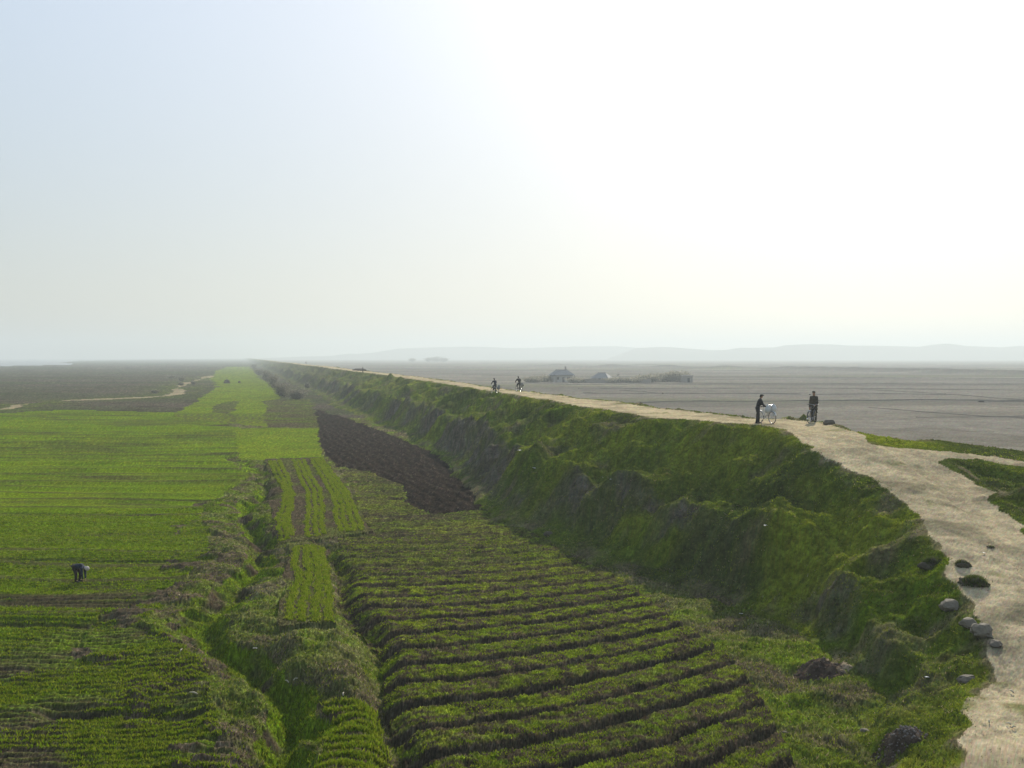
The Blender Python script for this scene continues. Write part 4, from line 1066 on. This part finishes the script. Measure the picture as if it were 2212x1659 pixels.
# walkers further off
def walker(u, v, h, jk, label, rz=None, stride=0.12, cap='cap', coat=0.0):
    x, y, z = crest_pt(u, v)
    person((x, y, z), rz if rz is not None else -math.pi / 2, h / 1.7, stand(0.03, stride), label, jk, M_BLACK, cap, coat, fine=False)
    return x, y, z
walker(784, 806, 1.75, M_NAVY, 'lone person in dark clothes standing by the low heap on the dike', R(200))
x, y, z = crest_pt(661, 787)
b5 = bicycle('far bicycle ridden along the hazy dike', M_FRAME, 'bicycles ridden along the dike'); b5.location = (x, y, z); b5.rotation_euler = (0, 0, d_far)
person((x, y, z), d_far, 1.05, ride(), 'far rider bent over a bicycle on the hazy dike', M_GREY, M_BLACK, 'cap', fine=False)
bag('sack', onbike(b5, (-0.62, -0.1, 0.6)), 0.2, (0.7, 0.6, 0.6), M_SACK, 'bulky load on the rack of the far ridden bicycle', 'sack')
walker(641, 782.6, 1.8, M_BLACK, 'far person walking alone on the hazy dike', R(100))
walker(619, 779.6, 1.8, M_BLACK, 'far person walking at the right of the hazy trio', R(95))
walker(613, 779.2, 1.75, M_GREY, 'far person walking in the middle of the hazy trio', R(92))
walker(603, 778.2, 1.75, M_NAVY, 'farthest person of the hazy trio on the dike', R(90))
# the bent worker
VOX_MIN = 0.0
x, y, z = crest_pt(170, 1257)
person((x, y, z), R(-6), 0.90, bent(), 'person in dark clothes and pale headscarf bending over the green crop', M_NAVY, simple('brown_cloth', (0.035, 0.028, 0.022), 0.9), 'scarf')
# heap of soil on the far shoulder
def lump(name, u, v, size, mat, label, cat, seed, z_sink=0.3, group=None):
    x, y, z = crest_pt(u, v)
    return rock(name, (x, y, z), size, mat, label, cat, seed, 0.3, 4, 0.35, z_sink, group)
lump('soil_heap', 776, 801, (4.6, 2.0, 1.3), simple('heap_soil', (0.10, 0.08, 0.06), 1, 0, 0.3, 1.0), 'low soil heap on the dike shoulder behind the lone person', 'soil heap', 31)
lump('soil_heap', 572, 776.5, (9, 4, 1.8), M_CLOD, 'far dark heap on the hazy crest at the horizon', 'soil heap', 32)

# ------------------------------------------------------------------ bushes: twigs and many leaf faces
M_TWIG = simple('bare_twigs', (0.11, 0.09, 0.07), 0.9)
def bush(u, v, w, h, label, name='shrub', cat='shrub', n=1500, cols=(G3, G1 * 0.8, GD * 0.45), leaf=0.10, group=None, bare=0.3, pos=None):
    x, y, z = pos if pos else crest_pt(u, v)
    t = empty(name, (x, y, z), 0, label, cat, group)
    bm = bmesh.new()
    tips = []
    for i in range(16):
        a = random.uniform(0, 6.28); L = h * random.uniform(0.6, 1.02); sp = w * 0.5 * random.uniform(0.1, 0.95)
        p0 = Vector((math.cos(a) * sp * 0.3, math.sin(a) * sp * 0.3, -0.1)); p1 = Vector((math.cos(a) * sp * 0.6, math.sin(a) * sp * 0.6, L * 0.55)); p2 = Vector((math.cos(a) * sp, math.sin(a) * sp, L))
        bm_tube(bm, [p0, p1, p2], [0.02 * h, 0.012 * h, 0.004 * h], 5); tips += [p1, p2, (p1 + p2) / 2]
        for k in range(5):
            q = p1.lerp(p2, random.random()); e = q + Vector((random.gauss(0, 0.14 * w), random.gauss(0, 0.14 * w), random.uniform(0.05, 0.2) * h))
            bm_tube(bm, [q, e], [0.006 * h, 0.002 * h], 4); tips.append(e)
    bm_obj('branches', bm, M_TWIG, t)
    for p in list(tips):
        for f_ in (0.25, 0.5, 0.75): tips.append(Vector((p.x * (0.5 + 0.5 * f_), p.y * (0.5 + 0.5 * f_), p.z * f_)))
    T = np.array([tuple(p) for p in tips]); k = rng.integers(0, len(T), n)
    P = T[k] + rng.normal(0, 1, (n, 3)) * np.array([w * 0.075, w * 0.075, h * 0.08]); P[:, 2] = np.maximum(P[:, 2], 0.03)
    ob = blades('foliage', P[:, 0], P[:, 1], P[:, 2], np.full(n, leaf * 1.4), np.full(n, leaf), 1.6, 2, tint(n, [3, 2, 2], cols), None, np.full(n, leaf))
    ob.parent = t; ob['kind'] = 'stuff'
    return t
BR = (np.array([0.16, 0.155, 0.11]), np.array([0.20, 0.175, 0.14]), np.array([0.14, 0.135, 0.10]))
for (u, v, w, h, lb) in [(592, 838, 6.5, 5.6, 'tallest leafy shrub at the dike foot beside the far green plots'), (612, 856, 7, 4.4, 'dense low shrub at the dike foot just nearer than the tallest one'),
                         (575, 822, 6, 6.0, 'thin brown shrub behind the tallest shrub at the dike foot'), (640, 862, 7, 3.2, 'spreading brown shrub at the right of the dike foot thicket'),
                         (560, 810, 8, 5.0, 'hazy far shrub at the dike foot where the plots end'), (663, 838, 1.8, 2.0, 'small round dark bush alone on the bank'), (548, 796, 9, 5.5, 'farthest hazy shrub along the dike foot')]:
    bush(u, v, w * 0.75, h * 0.72, lb, n=900, cols=BR, leaf=0.2, group='shrubs at the foot of the dike')
for (u, v, w, h, lb) in [(392, 823, 3.0, 1.8, 'dark bush beside the top bend of the marsh footpath'), (370, 817, 4, 1.6, 'low dark bush in the marsh left of the path top'), (418, 830, 2.2, 1.4, 'small dark bush right of the marsh path'),
                         (463, 777, 9, 4, 'lone tiny tree on the left horizon'), (334, 849, 1.8, 0.9, 'small green bush by the lower marsh path'), (390, 833, 2.0, 1.2, 'little bush inside the bend of the marsh path')]:
    bush(u, v, w, h * 0.8, lb, n=260, cols=BR, leaf=0.2, group='bushes in the marsh')
def stack(u, v, w, h, label):
    x, y, z = crest_pt(u, v)
    t = empty('straw_stack', (x, y, z), 0, label, 'straw stack', 'straw stacks in the far plots')
    bm = bmesh.new(); bmesh.ops.create_cone(bm, cap_ends=True, segments=14, radius1=w * 0.5, radius2=w * 0.38, depth=h * 0.6, matrix=Matrix.Translation((0, 0, h * 0.3)))
    bm_obj('straw_base', bm, simple('dull_straw', (0.12, 0.10, 0.07), 1), t)
    bm = bmesh.new(); bmesh.ops.create_cone(bm, cap_ends=True, segments=14, radius1=w * 0.48, radius2=0.05, depth=h * 0.5, matrix=Matrix.Translation((0, 0, h * 0.8)))
    bm_obj('straw_cap', bm, simple('dark_straw', (0.10, 0.085, 0.06), 1), t)
stack(490, 828, 2.6, 1.5, 'dark straw stack in the far green plot, wider of the two')
stack(517, 827, 1.1, 0.8, 'little dark straw stack right of the wide one')

# ------------------------------------------------------------------ houses on the plain
M_WALLH = simple('mud_plaster', (0.42, 0.39, 0.34), 0.95, 0, 0.1, 0.8)  # wall and roof colours lightened to carry part of the haze
M_WALLD = simple('dark_mud_wall', (0.25, 0.225, 0.195), 0.95, 0, 0.1, 0.8)
M_ROOF = simple('grey_roof_tiles', (0.23, 0.225, 0.22), 0.85, 0, 0.2, 1.5)
M_DARKW = simple('dark_opening', (0.02, 0.02, 0.022), 0.5)
def house(u, v, L, W, H, rh, rz, label, porch=False, chimney=True):
    x, y, z = crest_pt(u, v)
    t = empty('farm_house', (x, y, z - 0.1), rz, label, 'house')
    bm = bmesh.new(); bm_box(bm, (0, 0, H / 2), (L, W, H)); bm_obj('wall', bm, M_WALLH, t, False)
    bm = bmesh.new()
    ov = 0.7
    pts = [(-L / 2 - ov, -W / 2 - ov, H - 0.1), (L / 2 + ov, -W / 2 - ov, H - 0.1), (L / 2 + ov, W / 2 + ov, H - 0.1), (-L / 2 - ov, W / 2 + ov, H - 0.1), (-L / 2 + 1.6, 0, H + rh), (L / 2 - 1.6, 0, H + rh)]
    lo = [bm.verts.new(p) for p in pts]; up = [bm.verts.new((p[0], p[1], p[2] + 0.16)) for p in pts]
    for f in ((0, 1, 5, 4), (1, 2, 5), (2, 3, 4, 5), (3, 0, 4)):
        bm.faces.new([up[i] for i in f]); bm.faces.new([lo[i] for i in reversed(f)])
    for i in range(4):
        j = (i + 1) % 4; bm.faces.new((lo[i], lo[j], up[j], up[i]))
    rf = bm_obj('roof', bm, M_ROOF, t, False)
    bm = bmesh.new(); bm_tube(bm, [(-L / 2 + 1.5, 0, H + rh + 0.2), (0, 0, H + rh + 0.12), (L / 2 - 1.5, 0, H + rh + 0.2)], 0.18, 6); bm_obj('ridge', bm, M_ROOF, rf)
    if chimney:
        bm = bmesh.new(); bm_box(bm, (L * 0.22, 0.3, H + rh + 0.5), (0.5, 0.5, 1.8)); bm_box(bm, (L * 0.22, 0.3, H + rh + 1.42), (0.66, 0.66, 0.12)); bm_obj('chimney', bm, M_WALLD, rf, False)
    for k, xx in enumerate((-L * 0.3, L * 0.28)):
        bm = bmesh.new(); bm_box(bm, (xx, -W / 2 - 0.03, H * 0.55), (1.1, 0.06, 1.0)); w = bm_obj('window', bm, M_DARKW, t, False)
        bm = bmesh.new()
        for dx_ in (-0.58, 0, 0.58): bm_box(bm, (xx + dx_, -W / 2 - 0.08, H * 0.55), (0.07, 0.08, 1.14))
        bm_obj('window_frame', bm, M_WALLD, w, False)
    bm = bmesh.new(); bm_box(bm, (0, -W / 2 - 0.03, 1.0), (0.95, 0.06, 2.0)); bm_obj('door', bm, M_DARKW, t, False)
    if porch:
        for xx in (-L / 2 - 0.5, -L / 2 + 1.1, L / 2 + 0.5):
            bm = bmesh.new(); bm_box(bm, (xx, -W / 2 - 0.55, H / 2), (0.2, 0.2, H)); bm_obj('post', bm, M_WALLD, t, False)
    return t
house(1213, 825, 8.0, 5.0, 2.9, 1.9, R(14), 'grey farmhouse with hipped roof and chimney on the hazy plain', True)
house(1300, 825, 6.5, 5.0, 1.6, 2.0, R(-25), 'low farmhouse with steep dark roof right of the chimney house', False, False)
def wall(u0, u1, v, h, label):
    x0, y0, z0 = crest_pt(u0, v); x1, y1, z1 = crest_pt(u1, v)
    L = math.hypot(x1 - x0, y1 - y0)
    bm = bmesh.new(); bm_box(bm, (L / 2, 0, h / 2 - 0.2), (L, 0.4, h)); bm_box(bm, (L / 2, 0, h - 0.14), (L, 0.6, 0.14))
    o = bm_obj('yard_wall', bm, M_WALLD, None, False); o.location = (x0, y0, z0); o.rotation_euler = (0, 0, math.atan2(y1 - y0, x1 - x0))
    tag(o, label, 'wall')
wall(1255, 1405, 827, 1.6, 'low mud wall running either side of the low farmhouse')
x, y, z = crest_pt(1484, 826)
bm = bmesh.new(); bm_box(bm, (0, 0, 1.2), (4.0, 3.0, 2.8)); sh_ = bm_obj('shed', bm, M_WALLD, None, False); sh_.location = (x, y, z)
bm = bmesh.new(); bm_box(bm, (0, 0, 2.72), (4.5, 3.5, 0.2)); o = bm_obj('roof', bm, M_ROOF, sh_, False)
bm = bmesh.new(); bm_box(bm, (0.4, -1.53, 0.9), (0.9, 0.06, 1.7)); o = bm_obj('door', bm, M_DARKW, sh_, False)
tag(sh_, 'small flat roofed shed at the right end of the farm hedge', 'shed')
HB = [(1150, 826, 9, 1.8, 'low wide bush left of the chimney house'), (1175, 825, 8, 2.3, 'rounded bush touching the chimney house on its left'), (1245, 827, 8, 1.8, 'low bush just right of the chimney house'),
      (1330, 827, 8, 1.8, 'low bush right of the low farmhouse'), (1362, 827, 9, 1.9, 'broad bush in the middle of the farm hedge'), (1385, 826, 7, 2.6, 'rounded bush before the taller hedge trees'), (1408, 826, 7, 2.3, 'mid hedge bush right of the rounded one'),
      (1428, 825, 9, 3.0, 'bush leading up to the tallest hedge clump'), (1450, 825, 9, 4.0, 'tallest leafy clump in the farm hedge'), (1468, 825, 8, 3.8, 'tall clump between hedge and flat roofed shed')]
BF = tuple(c * 1.5 for c in BR)  # paler copy of the shrub colours, with farm haze painted in
for (u, v, w, h, lb) in HB:
    bush(u, v, w, h, lb, n=1500, cols=BF, leaf=0.34, group='bushes around the farm')
for (u, v, w, h, lb) in [(943, 775, 26, 10, 'hazy tree clump on the horizon left of the hills centre'), (925, 776, 20, 7, 'lower hazy tree left of the horizon clump'), (890, 776, 16, 6, 'small hazy tree at the horizon near the far village'), (958, 776, 18, 7, 'hazy tree right of the horizon clump')]:
    x, y = at(u, 781.5, 0.0)
    bush(u, v, w, h, lb, 'tree', 'tree', n=500, cols=BR, leaf=1.1, group='trees on the far plain', pos=(x, y, 0))
x, y, z = crest_pt(1335, 812)
bush(0, 0, 1.5, 1.0, 'small bush beyond the low farmhouse', n=100, cols=BR, leaf=0.2, pos=(x, y, z))

# ------------------------------------------------------------------ litter: each scrap its own thing
M_PAPER = simple('white_litter', (0.75, 0.75, 0.72), 0.6, 0, 0.1)
M_STRAW = simple('pale_stalk', (0.42, 0.38, 0.28), 0.8, 0, 0.2)
def scrap(u, v, s, label, kind='paper', rz=0.0):
    x, y, z = crest_pt(u, v)
    bm = bmesh.new()
    if kind == 'stalk':
        bm_tube(bm, [(-s, 0, 0.03), (-s * 0.2, s * 0.1, 0.07), (s, 0.0, 0.05)], [0.02, 0.022, 0.012], 5)
        o = bm_obj('stalk', bm, M_STRAW); cat = 'stalk'
    else:
        n = 5
        vs = [[bm.verts.new(((i / (n - 1) - 0.5) * s * 2, (j / (n - 1) - 0.5) * s * 1.3, 0.04 + 0.35 * s * (random.random()))) for j in range(n)] for i in range(n)]
        for i in range(n - 1):
            for j in range(n - 1): bm.faces.new((vs[i][j], vs[i + 1][j], vs[i + 1][j + 1], vs[i][j + 1]))
        bmesh.ops.solidify(bm, geom=bm.faces[:], thickness=0.006)
        o = bm_obj('litter_scrap', bm, M_PAPER); cat = 'litter'
    o.location = (x, y, z); o.rotation_euler = (0, 0, rz)
    tag(o, label, cat)
for a in [(1155, 1013, 0.16, 'white scrap of litter lying on the grey scree of the bank'), (1125, 975, 0.22, 'thin pale scrap above the scree on the bank'), (1655, 1138, 0.11, 'small white scrap on the green bank below the bend'),
          (1601, 1328, 0.07, 'white scrap on the verge path beside the terraced field'), (2003, 1466, 0.07, 'white scrap near the dark bank foot above the rubble'), (2125, 1197, 0.05, 'tiny white scrap on the road right of the clumps'),
          (1320, 1038, 0.07, 'tiny pale scrap high on the middle bank'), (551, 1403, 0.08, 'pale scrap in the ditch below the lower plot'), (702, 1233, 0.07, 'tiny pale scrap at the right edge of the lower plot'), (551, 1538 + 242, 0.05, None)]:
    if a[3]: scrap(*a, rz=random.uniform(0, 3))
for a in [(2185, 1497, 0.09, 'pale stalk lying on the road at the bottom right edge'), (2137, 1562, 0.07, 'short pale stalk on the road left of the crossed pair'), (2178, 1567, 0.06, 'upper of the two crossed pale stalks on the road'), (2190, 1575, 0.06, 'lower of the two crossed pale stalks on the road'),
          (742, 1502, 0.13, 'upright pale stalk on the mound edge above the small plot'), (392, 1410, 0.14, 'pale bent stalk in the grass left of the ditch'), (418, 1500, 0.14, 'pale stalk on the rough ground below the bent one'), (620, 1475, 0.1, 'thin stalk standing at the ditch side of the mound'), (640, 1470, 0.1, 'second thin stalk on the mound flank')]:
    scrap(*a, kind='stalk', rz=random.uniform(0, 3))

# ------------------------------------------------------------------ haze: one closed box round everything
bm = bmesh.new()
bm_box(bm, (0, 3480, 50), (11600, 7200, 108))
mh = bpy.data.materials.new('haze_air'); mh.use_nodes = True
nt = mh.node_tree; nt.nodes.clear()
out = nt.nodes.new('ShaderNodeOutputMaterial'); pv = nt.nodes.new('ShaderNodeVolumePrincipled')
pv.inputs['Color'].default_value = (0.61, 0.675, 0.71, 1); pv.inputs['Density'].default_value = HAZE_DENSITY; pv.inputs['Anisotropy'].default_value = 0.28
nt.links.new(pv.outputs[0], out.inputs['Volume'])
hzb = bm_obj('haze', bm, mh, None, False)
hzb['kind'] = 'stuff'; hzb['label'] = 'pale haze over the plain'

bpy.data.scenes.remove(TS)
